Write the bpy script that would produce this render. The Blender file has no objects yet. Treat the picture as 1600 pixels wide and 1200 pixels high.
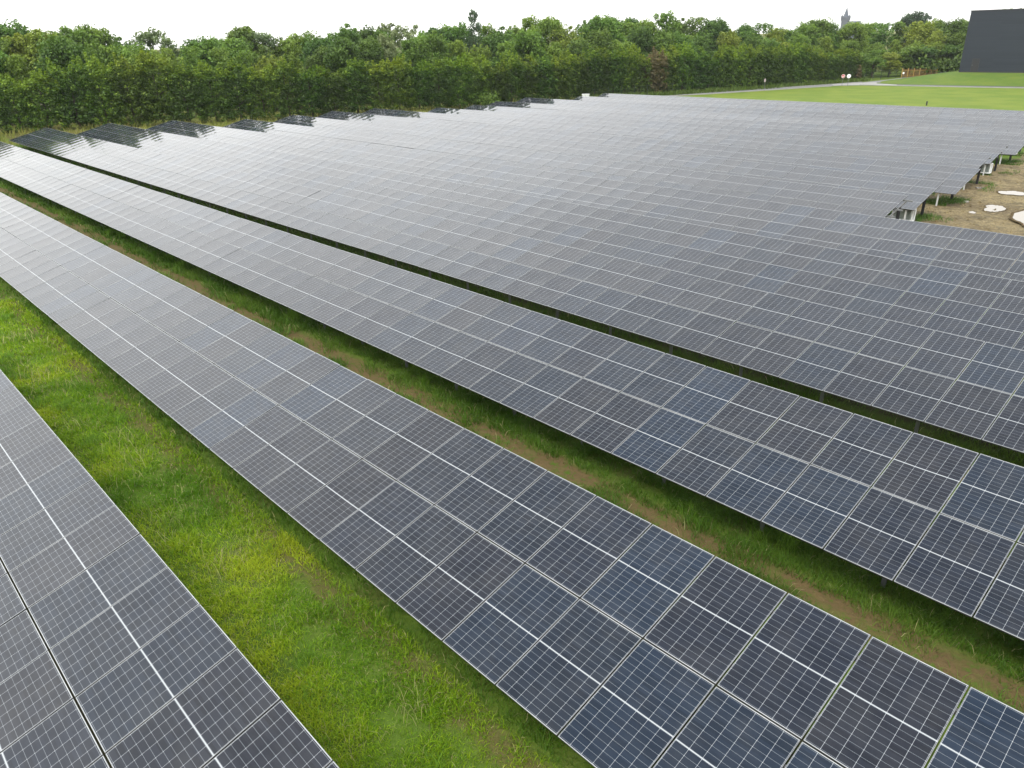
import bpy, math, random
import numpy as np

S = bpy.context.scene
COL = S.collection
random.seed(7)
RNG = np.random.default_rng(7)

# ------------------------------------------------------------------ camera
from mathutils import Matrix, Vector
CAM = Vector((0.0, 0.0, 8.747))
cR = Vector((0.68858194, 0.72478465, -0.02328336))
cU = Vector((-0.28931421, 0.30402160, 0.90767183))
cF = Vector((-0.66494526, 0.61827023, -0.41903428))
cd = bpy.data.cameras.new('camera')
cam = bpy.data.objects.new('camera', cd)
COL.objects.link(cam)
M = Matrix((cR, cU, -cF)).transposed().to_4x4()
M.translation = CAM
cam.matrix_world = M
cd.sensor_width = 36.0
cd.lens = 36.0 * 1172.5 / 1600.0
cd.clip_end = 6000.0
cd.clip_start = 0.1
S.camera = cam

# ------------------------------------------------------------------ world, sun, exposure
SUN_EL, SUN_AZ = math.radians(60), math.radians(165)      # azimuth clockwise from +Y: high in the south, behind thin cloud
w = bpy.data.worlds.new('World')
S.world = w
w.use_nodes = True
nt = w.node_tree
nt.nodes.clear()
N = nt.nodes.new
out = N('ShaderNodeOutputWorld')
mix = N('ShaderNodeMixShader')
sky = N('ShaderNodeTexSky')
sky.sky_type = 'NISHITA'
sky.sun_disc = False
sky.sun_elevation = SUN_EL
sky.sun_rotation = SUN_AZ
sky.dust_density = 4.0
bg1 = N('ShaderNodeBackground')
bg1.inputs['Strength'].default_value = 0.1
nt.links.new(sky.outputs[0], bg1.inputs[0])
bg2 = N('ShaderNodeBackground')                            # the even cloud layer
tc = N('ShaderNodeTexCoord')
sep = N('ShaderNodeSeparateXYZ')
nt.links.new(tc.outputs['Generated'], sep.inputs[0])
ramp = N('ShaderNodeValToRGB')
el = ramp.color_ramp.elements
el[0].position = 0.0
el[0].color = (1.75, 1.75, 1.70, 1)
el[1].position = 1.0
el[1].color = (0.72, 0.88, 1.16, 1)
for q_, c_ in ((0.15, (2.50, 2.50, 2.43)), (0.35, (3.02, 3.03, 2.98)), (0.50, (3.60, 3.63, 3.60)), (0.62, (3.10, 3.13, 3.13)), (0.78, (1.70, 1.80, 1.94))):
    e = el.new(q_); e.color = (*c_, 1)
nt.links.new(sep.outputs['Z'], ramp.inputs[0])
mp = N('ShaderNodeMapping')
mp.inputs['Scale'].default_value = (1.0, 1.0, 2.6)
nt.links.new(tc.outputs['Generated'], mp.inputs[0])
ns = N('ShaderNodeTexNoise')
ns.inputs['Scale'].default_value = 2.6
ns.inputs['Detail'].default_value = 4.0
ns.inputs['Roughness'].default_value = 0.5
nt.links.new(mp.outputs[0], ns.inputs['Vector'])
mr = N('ShaderNodeMapRange')
mr.inputs['From Min'].default_value = 0.3
mr.inputs['From Max'].default_value = 0.7
mr.inputs['To Min'].default_value = 0.88
mr.inputs['To Max'].default_value = 1.12
nt.links.new(ns.outputs[0], mr.inputs[0])
# thinner, brighter cloud low in the west (-X)
mrx = N('ShaderNodeMapRange')
mrx.inputs['From Min'].default_value = -0.15
mrx.inputs['From Max'].default_value = -1.0
mrx.inputs['To Min'].default_value = 0.80
mrx.inputs['To Max'].default_value = 0.94
nt.links.new(sep.outputs['X'], mrx.inputs[0])
mu = N('ShaderNodeMath'); mu.operation = 'MULTIPLY'
nt.links.new(mr.outputs[0], mu.inputs[0])
nt.links.new(mrx.outputs[0], mu.inputs[1])
nt.links.new(ramp.outputs[0], bg2.inputs[0])
nt.links.new(mu.outputs[0], bg2.inputs[1])
mix.inputs[0].default_value = 0.88
nt.links.new(bg1.outputs[0], mix.inputs[1])
nt.links.new(bg2.outputs[0], mix.inputs[2])
nt.links.new(mix.outputs[0], out.inputs[0])

sd = bpy.data.lights.new('sun', 'SUN')
sd.energy = 3.4
sd.angle = math.radians(26)
sd.color = (1.0, 0.96, 0.9)
sun = bpy.data.objects.new('sun', sd)
COL.objects.link(sun)
sdir = Vector((math.sin(SUN_AZ) * math.cos(SUN_EL), math.cos(SUN_AZ) * math.cos(SUN_EL), math.sin(SUN_EL)))
sun.rotation_euler = sdir.to_track_quat('Z', 'Y').to_euler()
sun.location = (0, 0, 60)

S.view_settings.view_transform = 'Standard'
S.view_settings.look = 'None'
S.view_settings.exposure = 0.0
S.view_settings.gamma = 1.0
S.cycles.max_bounces = 6
S.cycles.diffuse_bounces = 3
S.cycles.glossy_bounces = 3
S.cycles.transmission_bounces = 3
S.cycles.use_denoising = True

# ------------------------------------------------------------------ helpers
def mesh(name, verts, faces, mats, uv=None, fmat=None, smooth=False, cols=None):
    """verts (n,3); faces list of index tuples or (m,k) array; uv (loops,2); cols (n,3) vertex colours"""
    me = bpy.data.meshes.new(name)
    verts = np.asarray(verts, dtype=np.float32)
    if isinstance(faces, np.ndarray):
        k = faces.shape[1]
        me.vertices.add(len(verts)); me.vertices.foreach_set('co', verts.ravel())
        me.loops.add(faces.size); me.loops.foreach_set('vertex_index', faces.astype(np.int32).ravel())
        me.polygons.add(len(faces))
        me.polygons.foreach_set('loop_start', np.arange(0, faces.size, k, dtype=np.int32))
        me.polygons.foreach_set('loop_total', np.full(len(faces), k, dtype=np.int32))
        me.update(calc_edges=True)
    else:
        me.from_pydata([tuple(map(float, v)) for v in verts], [], faces)
        me.update()
    if not isinstance(mats, (list, tuple)):
        mats = [mats]
    for m in mats:
        me.materials.append(m)
    if fmat is not None:
        me.polygons.foreach_set('material_index', np.asarray(fmat, dtype=np.int32))
    if uv is not None:
        l = me.uv_layers.new(name='UVMap')
        l.data.foreach_set('uv', np.asarray(uv, dtype=np.float32).ravel())
    if cols is not None:
        a = me.color_attributes.new('tint', 'FLOAT_COLOR', 'POINT')
        c4 = np.ones((len(verts), 4), dtype=np.float32)
        c4[:, :3] = cols
        a.data.foreach_set('color', c4.ravel())
    if smooth is not False:
        me.polygons.foreach_set('use_smooth', np.full(len(me.polygons), True) if smooth is True else smooth)
    return me

def link(name, me, parent=None, loc=None, rot=None):
    o = bpy.data.objects.new(name, me)
    COL.objects.link(o)
    if parent is not None:
        o.parent = parent
    if loc is not None:
        o.location = loc
    if rot is not None:
        o.rotation_euler = rot
    return o

def tag(o, label=None, cat=None, group=None, kind=None):
    if label: o['label'] = label
    if cat: o['category'] = cat
    if group: o['group'] = group
    if kind: o['kind'] = kind
    return o

def thing(name, label, cat, loc=(0, 0, 0), group=None, rotz=0.0):
    o = link(name, None, None, loc, (0, 0, rotz))
    return tag(o, label, cat, group)

class MB:
    """collects simple solids into one mesh"""
    def __init__(self):
        self.v, self.f, self.m = [], [], []
    def add(self, vs, fs, m=0):
        b = len(self.v)
        self.v += [tuple(x) for x in vs]
        self.f += [tuple(b + i for i in q) for q in fs]
        self.m += [m] * len(fs)
    def box(self, x0, x1, y0, y1, z0, z1, m=0):
        self.add([(x0,y0,z0),(x1,y0,z0),(x1,y1,z0),(x0,y1,z0),(x0,y0,z1),(x1,y0,z1),(x1,y1,z1),(x0,y1,z1)],
                 [(0,3,2,1),(4,5,6,7),(0,1,5,4),(1,2,6,5),(2,3,7,6),(3,0,4,7)], m)
    def bar(self, a, b, wx, wy, m=0, up=(0, 0, 1)):
        a, b = Vector(a), Vector(b)
        d = (b - a).normalized()
        u = Vector(up)
        if abs(d.dot(u)) > 0.95: u = Vector((0, 1, 0))
        s = d.cross(u).normalized(); t = s.cross(d)
        vs = []
        for p in (a, b):
            for (i, j) in ((-1,-1),(1,-1),(1,1),(-1,1)):
                vs.append(p + s * (wx / 2 * i) + t * (wy / 2 * j))
        self.add(vs, [(0,3,2,1),(4,5,6,7),(0,1,5,4),(1,2,6,5),(2,3,7,6),(3,0,4,7)], m)
    def tube(self, pts, rs, n=8, m=0, cap=True):
        b = len(self.v)
        pts = [Vector(p) for p in pts]
        for i, p in enumerate(pts):
            d = (pts[min(i+1, len(pts)-1)] - pts[max(i-1, 0)]).normalized()
            u = Vector((0, 0, 1)) if abs(d.z) < 0.9 else Vector((1, 0, 0))
            s = d.cross(u).normalized(); t = s.cross(d)
            for k in range(n):
                a = 2 * math.pi * k / n
                self.v.append(tuple(p + (s * math.cos(a) + t * math.sin(a)) * rs[i]))
        for i in range(len(pts) - 1):
            for k in range(n):
                self.f.append((b+i*n+k, b+i*n+(k+1)%n, b+(i+1)*n+(k+1)%n, b+(i+1)*n+k)); self.m.append(m)
        if cap:
            self.f.append(tuple(b+k for k in range(n))[::-1]); self.m.append(m)
            self.f.append(tuple(b+(len(pts)-1)*n+k for k in range(n))); self.m.append(m)
    def build(self, name, mats, parent=None, loc=None, rot=None, smooth=False):
        me = mesh(name, self.v, self.f, mats, fmat=self.m, smooth=smooth)
        return link(name, me, parent, loc, rot)

def vnoise(x, y, seed=0):
    """smooth value noise in 0..1 (numpy)"""
    x = np.asarray(x, float); y = np.asarray(y, float)
    xi, yi = np.floor(x).astype(np.int64), np.floor(y).astype(np.int64)
    fx, fy = x - xi, y - yi
    fx, fy = fx*fx*(3-2*fx), fy*fy*(3-2*fy)
    def h(a, b):
        n = (a * 374761393 + b * 668265263 + seed * 974711) & 0x7fffffff
        n = ((n ^ (n >> 13)) * 1274126177) & 0x7fffffff
        return ((n ^ (n >> 16)) & 0xffff) / 65535.0
    return (h(xi,yi)*(1-fx)+h(xi+1,yi)*fx)*(1-fy) + (h(xi,yi+1)*(1-fx)+h(xi+1,yi+1)*fx)*fy

# ------------------------------------------------------------------ materials
def new_mat(name):
    m = bpy.data.materials.new(name)
    m.use_nodes = True
    t = m.node_tree
    return m, t, t.nodes['Principled BSDF']

def nd(t, typ, **kw):
    n = t.nodes.new(typ)
    for k, v in kw.items():
        if k in ('operation', 'blend_type', 'data_type', 'attribute_name', 'interpolation_type', 'noise_dimensions'):
            setattr(n, k, v)
        else:
            n.inputs[k].default_value = v
    return n

def math_(t, op, a, b=None, c=None):
    n = t.nodes.new('ShaderNodeMath'); n.operation = op
    for i, q in enumerate((a, b, c)):
        if q is None: continue
        if isinstance(q, (int, float)): n.inputs[i].default_value = q
        else: t.links.new(q, n.inputs[i])
    return n.outputs[0]

def mixc(t, fac, a, b, blend='MIX'):
    n = t.nodes.new('ShaderNodeMix'); n.data_type = 'RGBA'; n.blend_type = blend
    for s, q in ((0, fac), (6, a), (7, b)):
        if isinstance(q, (int, float)): n.inputs[s].default_value = q
        elif isinstance(q, (tuple, list)): n.inputs[s].default_value = (*q[:3], 1)
        else: t.links.new(q, n.inputs[s])
    return n.outputs[2]

def noise_(t, scale, detail=3, vec=None, rough=0.55, dist=0.0):
    n = t.nodes.new('ShaderNodeTexNoise')
    n.inputs['Scale'].default_value = scale
    n.inputs['Detail'].default_value = detail
    n.inputs['Roughness'].default_value = rough
    n.inputs['Distortion'].default_value = dist
    if vec is not None: t.links.new(vec, n.inputs['Vector'])
    return n.outputs[0]

def range_(t, v, a, b, c=0.0, d=1.0, smooth=True):
    n = t.nodes.new('ShaderNodeMapRange')
    n.interpolation_type = 'SMOOTHSTEP' if smooth else 'LINEAR'
    t.links.new(v, n.inputs[0])
    for i, q in enumerate((a, b, c, d)): n.inputs[i+1].default_value = q
    return n.outputs[0]

def bump_(t, bsdf, h, strength, distance):
    b = t.nodes.new('ShaderNodeBump')
    b.inputs['Strength'].default_value = strength
    b.inputs['Distance'].default_value = distance
    t.links.new(h, b.inputs['Height'])
    t.links.new(b.outputs[0], bsdf.inputs['Normal'])

def simple(name, col, rough=0.6, metal=0.0, var=0.15, scale=6.0, bump=0.0):
    m, t, b = new_mat(name)
    tcn = t.nodes.new('ShaderNodeTexCoord')
    n = noise_(t, scale, 4, tcn.outputs['Object'])
    lo = tuple(c * (1 - var) for c in col); hi = tuple(min(1, c * (1 + var)) for c in col)
    t.links.new(mixc(t, n, lo, hi), b.inputs['Base Color'])
    b.inputs['Roughness'].default_value = rough
    b.inputs['Metallic'].default_value = metal
    if bump: bump_(t, b, n, bump, 0.02)
    return m

PW, PL, GAP = 1.130, 1.757, 0.024          # panel width, length, gap
def glass_material():
    m, t, b = new_mat('solar_glass')
    uv = t.nodes.new('ShaderNodeUVMap'); uv.uv_map = 'UVMap'
    sp = t.nodes.new('ShaderNodeSeparateXYZ'); t.links.new(uv.outputs[0], sp.inputs[0])
    u, v = sp.outputs[0], sp.outputs[1]     # metres from the lower left corner
    cw, ch, mg = 0.1845, 0.0935, 0.0105
    cu = math_(t, 'DIVIDE', math_(t, 'SUBTRACT', u, mg), cw)
    fu = math_(t, 'MULTIPLY', math_(t, 'ABSOLUTE', math_(t, 'SUBTRACT', math_(t, 'FRACT', math_(t, 'ADD', cu, 0.5)), 0.5)), cw)
    half = math_(t, 'ABSOLUTE', math_(t, 'SUBTRACT', v, PL / 2))
    hv = math_(t, 'SUBTRACT', half, 0.0115)
    cv = math_(t, 'DIVIDE', hv, ch)
    fv = math_(t, 'MULTIPLY', math_(t, 'ABSOLUTE', math_(t, 'SUBTRACT', math_(t, 'FRACT', math_(t, 'ADD', cv, 0.5)), 0.5)), ch)
    def below(x, wdt): return math_(t, 'LESS_THAN', x, wdt)
    col_l = below(fu, 0.0018)
    row_l = below(fv, 0.0014)
    dia = below(math_(t, 'ADD', fu, fv), 0.0058)
    midl = below(hv, -0.0045)
    eu = math_(t, 'SUBTRACT', PW / 2, math_(t, 'ABSOLUTE', math_(t, 'SUBTRACT', u, PW / 2)))
    ev = math_(t, 'SUBTRACT', PL / 2, half)
    edge = math_(t, 'MAXIMUM', below(eu, 0.0), below(ev, 0.0115))
    white = math_(t, 'MAXIMUM', math_(t, 'MAXIMUM', midl, edge), dia)
    oi = t.nodes.new('ShaderNodeObjectInfo')
    at = t.nodes.new('ShaderNodeAttribute'); at.attribute_name = 'tint'
    sa = t.nodes.new('ShaderNodeSeparateColor'); t.links.new(at.outputs['Color'], sa.inputs[0])
    rnd = math_(t, 'FRACT', math_(t, 'ADD', oi.outputs['Random'], sa.outputs[0]))
    r2 = math_(t, 'FRACT', math_(t, 'MULTIPLY', rnd, 17.3))
    cr = t.nodes.new('ShaderNodeValToRGB')
    t.links.new(rnd, cr.inputs[0])
    q = cr.color_ramp.elements
    q[0].position = 0; q[0].color = (0.013, 0.017, 0.026, 1)
    q[1].position = 1; q[1].color = (0.013, 0.019, 0.031, 1)
    z = q.new(0.30); z.color = (0.015, 0.017, 0.023, 1)
    z = q.new(0.75); z.color = (0.013, 0.018, 0.027, 1)
    z = q.new(0.975); z.color = (0.013, 0.021, 0.035, 1)
    # single cells differ a little
    wn = t.nodes.new('ShaderNodeTexWhiteNoise'); wn.noise_dimensions = '3D'
    cb = t.nodes.new('ShaderNodeCombineXYZ')
    t.links.new(math_(t, 'FLOOR', cu), cb.inputs[0])
    t.links.new(math_(t, 'FLOOR', math_(t, 'DIVIDE', v, ch)), cb.inputs[1])
    t.links.new(math_(t, 'MULTIPLY', rnd, 50.0), cb.inputs[2])
    t.links.new(cb.outputs[0], wn.inputs['Vector'])
    cell = mixc(t, 1.0, cr.outputs[0], range_to_col(t, wn.outputs[0], 0.82, 1.18), 'MULTIPLY')
    c1 = mixc(t, row_l, cell, (0.20, 0.22, 0.24))
    c2 = mixc(t, col_l, c1, (0.32, 0.34, 0.36))
    c3 = mixc(t, white, c2, (0.36, 0.38, 0.39))
    # dry dust film
    tcn = t.nodes.new('ShaderNodeTexCoord')
    gp = t.nodes.new('ShaderNodeNewGeometry')
    dn = noise_(t, 1.7, 5, gp.outputs['Position'], 0.6)
    dust = math_(t, 'MULTIPLY', range_(t, dn, 0.35, 0.75), 0.035)
    t.links.new(mixc(t, dust, c3, (0.30, 0.28, 0.24)), b.inputs['Base Color'])
    b.inputs['IOR'].default_value = 1.35
    rr = math_(t, 'ADD', math_(t, 'MULTIPLY', r2, 0.04), 0.04)
    t.links.new(rr, b.inputs['Roughness'])
    return m

def range_to_col(t, v, a, b):
    r = range_(t, v, 0.0, 1.0, a, b, False)
    c = t.nodes.new('ShaderNodeCombineColor')
    for i in range(3): t.links.new(r, c.inputs[i])
    return c.outputs[0]

MAT = {}
MAT['glass'] = glass_material()
MAT['alu'] = simple('anodised_aluminium', (0.36, 0.37, 0.37), 0.42, 0.3, 0.08, 3)
MAT['alu_shade'] = simple('gap_shaded_aluminium', (0.035, 0.036, 0.038), 0.5, 0.1, 0.1, 3)  # shade of the gaps between panels, painted onto the frame side walls
MAT['backsheet'] = simple('white_backsheet', (0.62, 0.62, 0.60), 0.6, 0, 0.1, 4)
MAT['galv'] = simple('galvanised_steel', (0.17, 0.175, 0.175), 0.5, 0.35, 0.2, 18)
MAT['galv_light'] = simple('bright_galvanised_pole', (0.55, 0.56, 0.55), 0.5, 0.2, 0.12, 14)
MAT['dark_steel'] = simple('dark_weathered_steel', (0.035, 0.035, 0.038), 0.6, 0.2, 0.3, 12)
MAT['black'] = simple('black_plastic', (0.02, 0.02, 0.022), 0.5, 0, 0.2, 8)
MAT['white'] = simple('white_paint', (0.78, 0.79, 0.78), 0.45, 0, 0.06, 3)
MAT['red'] = simple('red_sign_paint', (0.50, 0.04, 0.05), 0.5, 0, 0.15, 6)
MAT['faded'] = simple('faded_sign_back', (0.52, 0.42, 0.42), 0.6, 0, 0.15, 6)
MAT['rust'] = simple('rust_red_paint', (0.20, 0.06, 0.04), 0.7, 0, 0.3, 10)
MAT['inverter'] = simple('grey_inverter_housing', (0.22, 0.25, 0.23), 0.45, 0, 0.12, 5)
MAT['slate_stone'] = simple('grey_church_stone', (0.11, 0.12, 0.14), 0.9, 0, 0.2, 0.8)
MAT['church_slate'] = simple('church_slate', (0.09, 0.105, 0.13), 0.7, 0, 0.2, 1.5)
MAT['bark'] = simple('bark', (0.07, 0.055, 0.04), 0.95, 0, 0.35, 7, 0.5)
MAT['roof_tile'] = simple('grey_roof_tile', (0.22, 0.20, 0.20), 0.8, 0, 0.2, 4)
MAT['render'] = simple('pale_render', (0.50, 0.46, 0.40), 0.9, 0, 0.1, 2)
MAT['timber'] = simple('ochre_timber', (0.36, 0.23, 0.07), 0.8, 0, 0.3, 5)
MAT['timber_dark'] = simple('brown_timber', (0.25, 0.14, 0.05), 0.85, 0, 0.35, 3)
MAT['concrete'] = simple('pale_concrete', (0.27, 0.265, 0.25), 0.9, 0, 0.15, 1.3)
MAT['asphalt'] = simple('worn_asphalt', (0.17, 0.17, 0.165), 0.9, 0, 0.18, 0.9)
MAT['asphalt_dark'] = simple('wet_asphalt', (0.07, 0.07, 0.07), 0.75, 0, 0.25, 0.9)
MAT['mesh_green'] = simple('dark_green_wire', (0.02, 0.035, 0.025), 0.6, 0, 0.2, 9)

def foliage_material(name, dark, mid, light):
    m, t, b = new_mat(name)
    at = t.nodes.new('ShaderNodeAttribute'); at.attribute_name = 'tint'
    sa = t.nodes.new('ShaderNodeSeparateColor'); t.links.new(at.outputs['Color'], sa.inputs[0])
    oi = t.nodes.new('ShaderNodeObjectInfo')
    cr = t.nodes.new('ShaderNodeValToRGB')
    q = cr.color_ramp.elements
    q[0].position = 0.05; q[0].color = (*dark, 1)
    q[1].position = 0.95; q[1].color = (*light, 1)
    z = q.new(0.5); z.color = (*mid, 1)
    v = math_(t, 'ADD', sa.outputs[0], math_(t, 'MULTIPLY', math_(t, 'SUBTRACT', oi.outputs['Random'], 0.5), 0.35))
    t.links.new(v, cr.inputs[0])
    # hue drift from tree to tree
    hs = t.nodes.new('ShaderNodeHueSaturation')
    t.links.new(math_(t, 'ADD', math_(t, 'MULTIPLY', math_(t, 'FRACT', math_(t, 'MULTIPLY', oi.outputs['Random'], 7.7)), 0.03), 0.475), hs.inputs['Hue'])
    t.links.new(cr.outputs[0], hs.inputs['Color'])
    t.links.new(hs.outputs[0], b.inputs['Base Color'])
    b.inputs['Roughness'].default_value = 0.55
    b.inputs['Specular IOR Level'].default_value = 0.3
    tr = t.nodes.new('ShaderNodeBsdfTranslucent')
    t.links.new(mixc(t, 1.0, hs.outputs[0], (1.0, 1.0, 0.5), 'MULTIPLY'), tr.inputs[0])
    mx = t.nodes.new('ShaderNodeMixShader'); mx.inputs[0].default_value = 0.3
    t.links.new(b.outputs[0], mx.inputs[1]); t.links.new(tr.outputs[0], mx.inputs[2])
    t.links.new(mx.outputs[0], t.nodes['Material Output'].inputs[0])
    return m

MAT['leaf0'] = foliage_material('dark_leaves', (0.033, 0.075, 0.018), (0.075, 0.150, 0.027), (0.128, 0.225, 0.036))
MAT['leaf1'] = foliage_material('green_leaves', (0.045, 0.098, 0.018), (0.102, 0.195, 0.030), (0.173, 0.292, 0.042))
MAT['leaf2'] = foliage_material('yellow_green_leaves', (0.075, 0.128, 0.018), (0.165, 0.247, 0.033), (0.255, 0.345, 0.053))
MAT['leaf3'] = foliage_material('grey_green_leaves', (0.075, 0.120, 0.053), (0.150, 0.210, 0.090), (0.240, 0.307, 0.143))
MAT['leaf4'] = foliage_material('blue_green_needles', (0.030, 0.057, 0.030), (0.060, 0.102, 0.054), (0.098, 0.150, 0.075))
MAT['leaf_hedge'] = foliage_material('hedge_leaves', (0.028, 0.066, 0.010), (0.070, 0.145, 0.016), (0.200, 0.310, 0.024))
MAT['leaf_brown'] = foliage_material('brown_leaves', (0.070, 0.065, 0.028), (0.130, 0.110, 0.050), (0.190, 0.160, 0.070))

# ------------------------------------------------------------------ terrain
GY = np.array([-40, 2, 8.3, 14.2, 20, 25.8, 31.6, 37.5, 43.3, 49.1, 54.9, 60.8, 66.6, 72.4, 78.3, 84.1, 89.9, 100, 400])
GL = np.array([0, 0, 0, .05, .15, .05, -.07, -.13, -.18, -.29, -.43, -.60, -.68, -.63, -.57, -.56, -.60, -.60, -.60])
GR = np.array([.05, .05, -.05, -.02, .05, .08, .17, -.08, -.27, -.34, -.27, -.27, -.39, -.51, -.56, -.60, -.66, -.60, -.60])
ROWS = [  # near edge Y, left end X, right end X (module joints)
    (-1.062, -26.28, 3.72), (4.895, -62.30, 4.63), (10.80, -94.02, 4.07), (16.564, -87.60, 4.73),
    (22.36, -87.5, 5.0), (28.19, -86.1, 5.0), (34.02, -81.1, -12.6), (39.85, -81.5, -13.5),
    (45.68, -82.7, -14.0), (51.51, -82.7, -14.5), (57.34, -77.6, -15.2), (63.17, -77.7, -15.9),
    (69.00, -79.6, -16.8), (74.83, -80.0, -17.3), (80.66, -74.9, -17.6), (86.49, -75.5, -17.8)]
XE_Y = np.array([r_[0] + 1.7 for r_ in ROWS[2:]]); XE_X = np.array([r_[1] - 1.5 for r_ in ROWS[2:]])
BY = np.array([-14, 8, 24, 33, 40, 46, 56, 64, 76, 88, 100, 109, 125])
BH = np.array([.4, .4, .5, .53, .6, .58, .77, .95, .72, .47, .3, .1, 0])
def ground(x, y):
    x = np.asarray(x, float); y = np.asarray(y, float)
    f = np.clip((x + 85.0) / 71.0, 0, 1)
    t = np.clip((np.interp(y, XE_Y, XE_X) - x) / 7.0, 0, 1)      # low bank that carries the hedge
    return np.interp(y, GY, GL) * (1 - f) + np.interp(y, GY, GR) * f + np.interp(y, BY, BH) * t * t * (3 - 2 * t)

TILT = math.radians(14.81)
NEAR_Z = 0.80

def row_z(k, x):
    return NEAR_Z + float(ground(x, ROWS[k][0] + 2.2))

# ---- ground material
def ground_material():
    m, t, b = new_mat('meadow_ground')
    g = t.nodes.new('ShaderNodeNewGeometry')
    sp = t.nodes.new('ShaderNodeSeparateXYZ'); t.links.new(g.outputs['Position'], sp.inputs[0])
    X, Y = sp.outputs[0], sp.outputs[1]
    P = g.outputs['Position']
    n1 = noise_(t, 0.9, 5, P); n2 = noise_(t, 7.0, 4, P, 0.65); n3 = noise_(t, 0.16, 3, P); n4 = noise_(t, 38.0, 3, P, 0.7)
    grass = mixc(t, n2, (0.045, 0.085, 0.010), (0.115, 0.180, 0.020))
    grass = mixc(t, math_(t, 'MULTIPLY', range_(t, n1, 0.45, 0.7), 0.6), grass, (0.110, 0.105, 0.036))
    soil = mixc(t, n2, (0.060, 0.042, 0.018), (0.175, 0.125, 0.055))
    soil = mixc(t, math_(t, 'MULTIPLY', range_(t, n4, 0.55, 0.75), 0.6), soil, (0.05, 0.04, 0.02))
    wob = math_(t, 'MULTIPLY', math_(t, 'SUBTRACT', n1, 0.5), 0.9)
    f = None
    for yc, wd, amt in ((4.70, 0.12, 0.7), (10.50, 0.34, 1.0), (16.3, 0.25, 0.9), (22.1, 0.25, 0.8), (-1.3, 0.25, 0.8)):
        d = math_(t, 'ABSOLUTE', math_(t, 'ADD', math_(t, 'SUBTRACT', Y, yc), wob))
        s = math_(t, 'MULTIPLY', range_(t, d, wd + 0.28, wd - 0.05), amt)
        f = s if f is None else math_(t, 'MAXIMUM', f, s)
    f = math_(t, 'MULTIPLY', math_(t, 'MULTIPLY', f, range_(t, n2, 0.31, 0.48)), range_(t, noise_(t, 1.6, 4, P, 0.6), 0.36, 0.52, 0.7, 1.0))
    c = mixc(t, f, grass, soil)
    # dark bare earth under the middle of each table, with its shade painted in
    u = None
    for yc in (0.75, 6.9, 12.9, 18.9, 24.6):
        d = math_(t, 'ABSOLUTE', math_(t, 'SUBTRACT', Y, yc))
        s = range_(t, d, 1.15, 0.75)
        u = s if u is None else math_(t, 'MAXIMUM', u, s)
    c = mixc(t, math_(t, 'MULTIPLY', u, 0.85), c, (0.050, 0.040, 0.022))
    # straw-coloured rough strip beyond the western row ends
    wm = math_(t, 'MULTIPLY', range_(t, X, -78.0, -88.0), range_(t, Y, 15.0, 20.0))
    c = mixc(t, math_(t, 'MULTIPLY', wm, range_(t, n1, 0.3, 0.6, 0.3, 0.9)), c, (0.14, 0.135, 0.035))
    t.links.new(c, b.inputs['Base Color'])
    b.inputs['Roughness'].default_value = 0.95
    b.inputs['Specular IOR Level'].default_value = 0.15
    bump_(t, b, math_(t, 'ADD', n2, math_(t, 'MULTIPLY', n4, 0.4)), 0.9, 0.06)
    return m

def lawn_material(name, a, bcol, c3):
    m, t, b = new_mat(name)
    g = t.nodes.new('ShaderNodeNewGeometry'); P = g.outputs['Position']
    n1 = noise_(t, 0.22, 4, P); n2 = noise_(t, 2.2, 5, P, 0.7)
    c = mixc(t, range_(t, n1, 0.35, 0.68), a, bcol)
    c = mixc(t, math_(t, 'MULTIPLY', range_(t, n2, 0.5, 0.75), 0.55), c, c3)
    t.links.new(c, b.inputs['Base Color'])
    b.inputs['Roughness'].default_value = 0.95
    b.inputs['Specular IOR Level'].default_value = 0.15
    bump_(t, b, n2, 0.6, 0.1)
    return m

def dirt_material():
    m, t, b = new_mat('tan_dirt')
    g = t.nodes.new('ShaderNodeNewGeometry'); P = g.outputs['Position']
    n1 = noise_(t, 0.35, 5, P, 0.6); n2 = noise_(t, 3.2, 6, P, 0.7); n3 = noise_(t, 14, 3, P, 0.7)
    n4 = noise_(t, 1.1, 5, P, 0.65, 1.5)
    c = mixc(t, range_(t, n1, 0.35, 0.65), (0.165, 0.118, 0.045), (0.310, 0.240, 0.105))
    c = mixc(t, math_(t, 'MULTIPLY', range_(t, n4, 0.50, 0.62), 0.75), c, (0.095, 0.074, 0.028))
    c = mixc(t, math_(t, 'MULTIPLY', range_(t, n2, 0.50, 0.60), 0.65), c, (0.36, 0.285, 0.140))
    c = mixc(t, math_(t, 'MULTIPLY', range_(t, n3, 0.50, 0.58), 0.75), c, (0.055, 0.038, 0.018))
    t.links.new(c, b.inputs['Base Color'])
    b.inputs['Roughness'].default_value = 0.9
    bump_(t, b, math_(t, 'ADD', n2, math_(t, 'ADD', n4, math_(t, 'MULTIPLY', n3, 0.5))), 1.0, 0.25)
    return m

MAT['ground'] = ground_material()
MAT['lawn'] = lawn_material('mown_lawn', (0.098, 0.150, 0.017), (0.138, 0.180, 0.024), (0.170, 0.182, 0.036))
MAT['bank'] = lawn_material('bank_grass', (0.070, 0.125, 0.018), (0.105, 0.150, 0.022), (0.145, 0.155, 0.040))
MAT['dirt'] = dirt_material()

def sheet(name, xs, ys, zf, mat):
    X, Y = np.meshgrid(xs, ys)
    Z = zf(X, Y)
    v = np.stack([X, Y, Z], -1).reshape(-1, 3)
    nx, ny = len(xs), len(ys)
    i = (np.arange(ny - 1)[:, None] * nx + np.arange(nx - 1)[None, :]).ravel()
    f = np.stack([i, i + 1, i + 1 + nx, i + nx], -1)
    o = link(name, mesh(name, v, f, mat, smooth=True))
    return tag(o, kind='structure')

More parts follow.
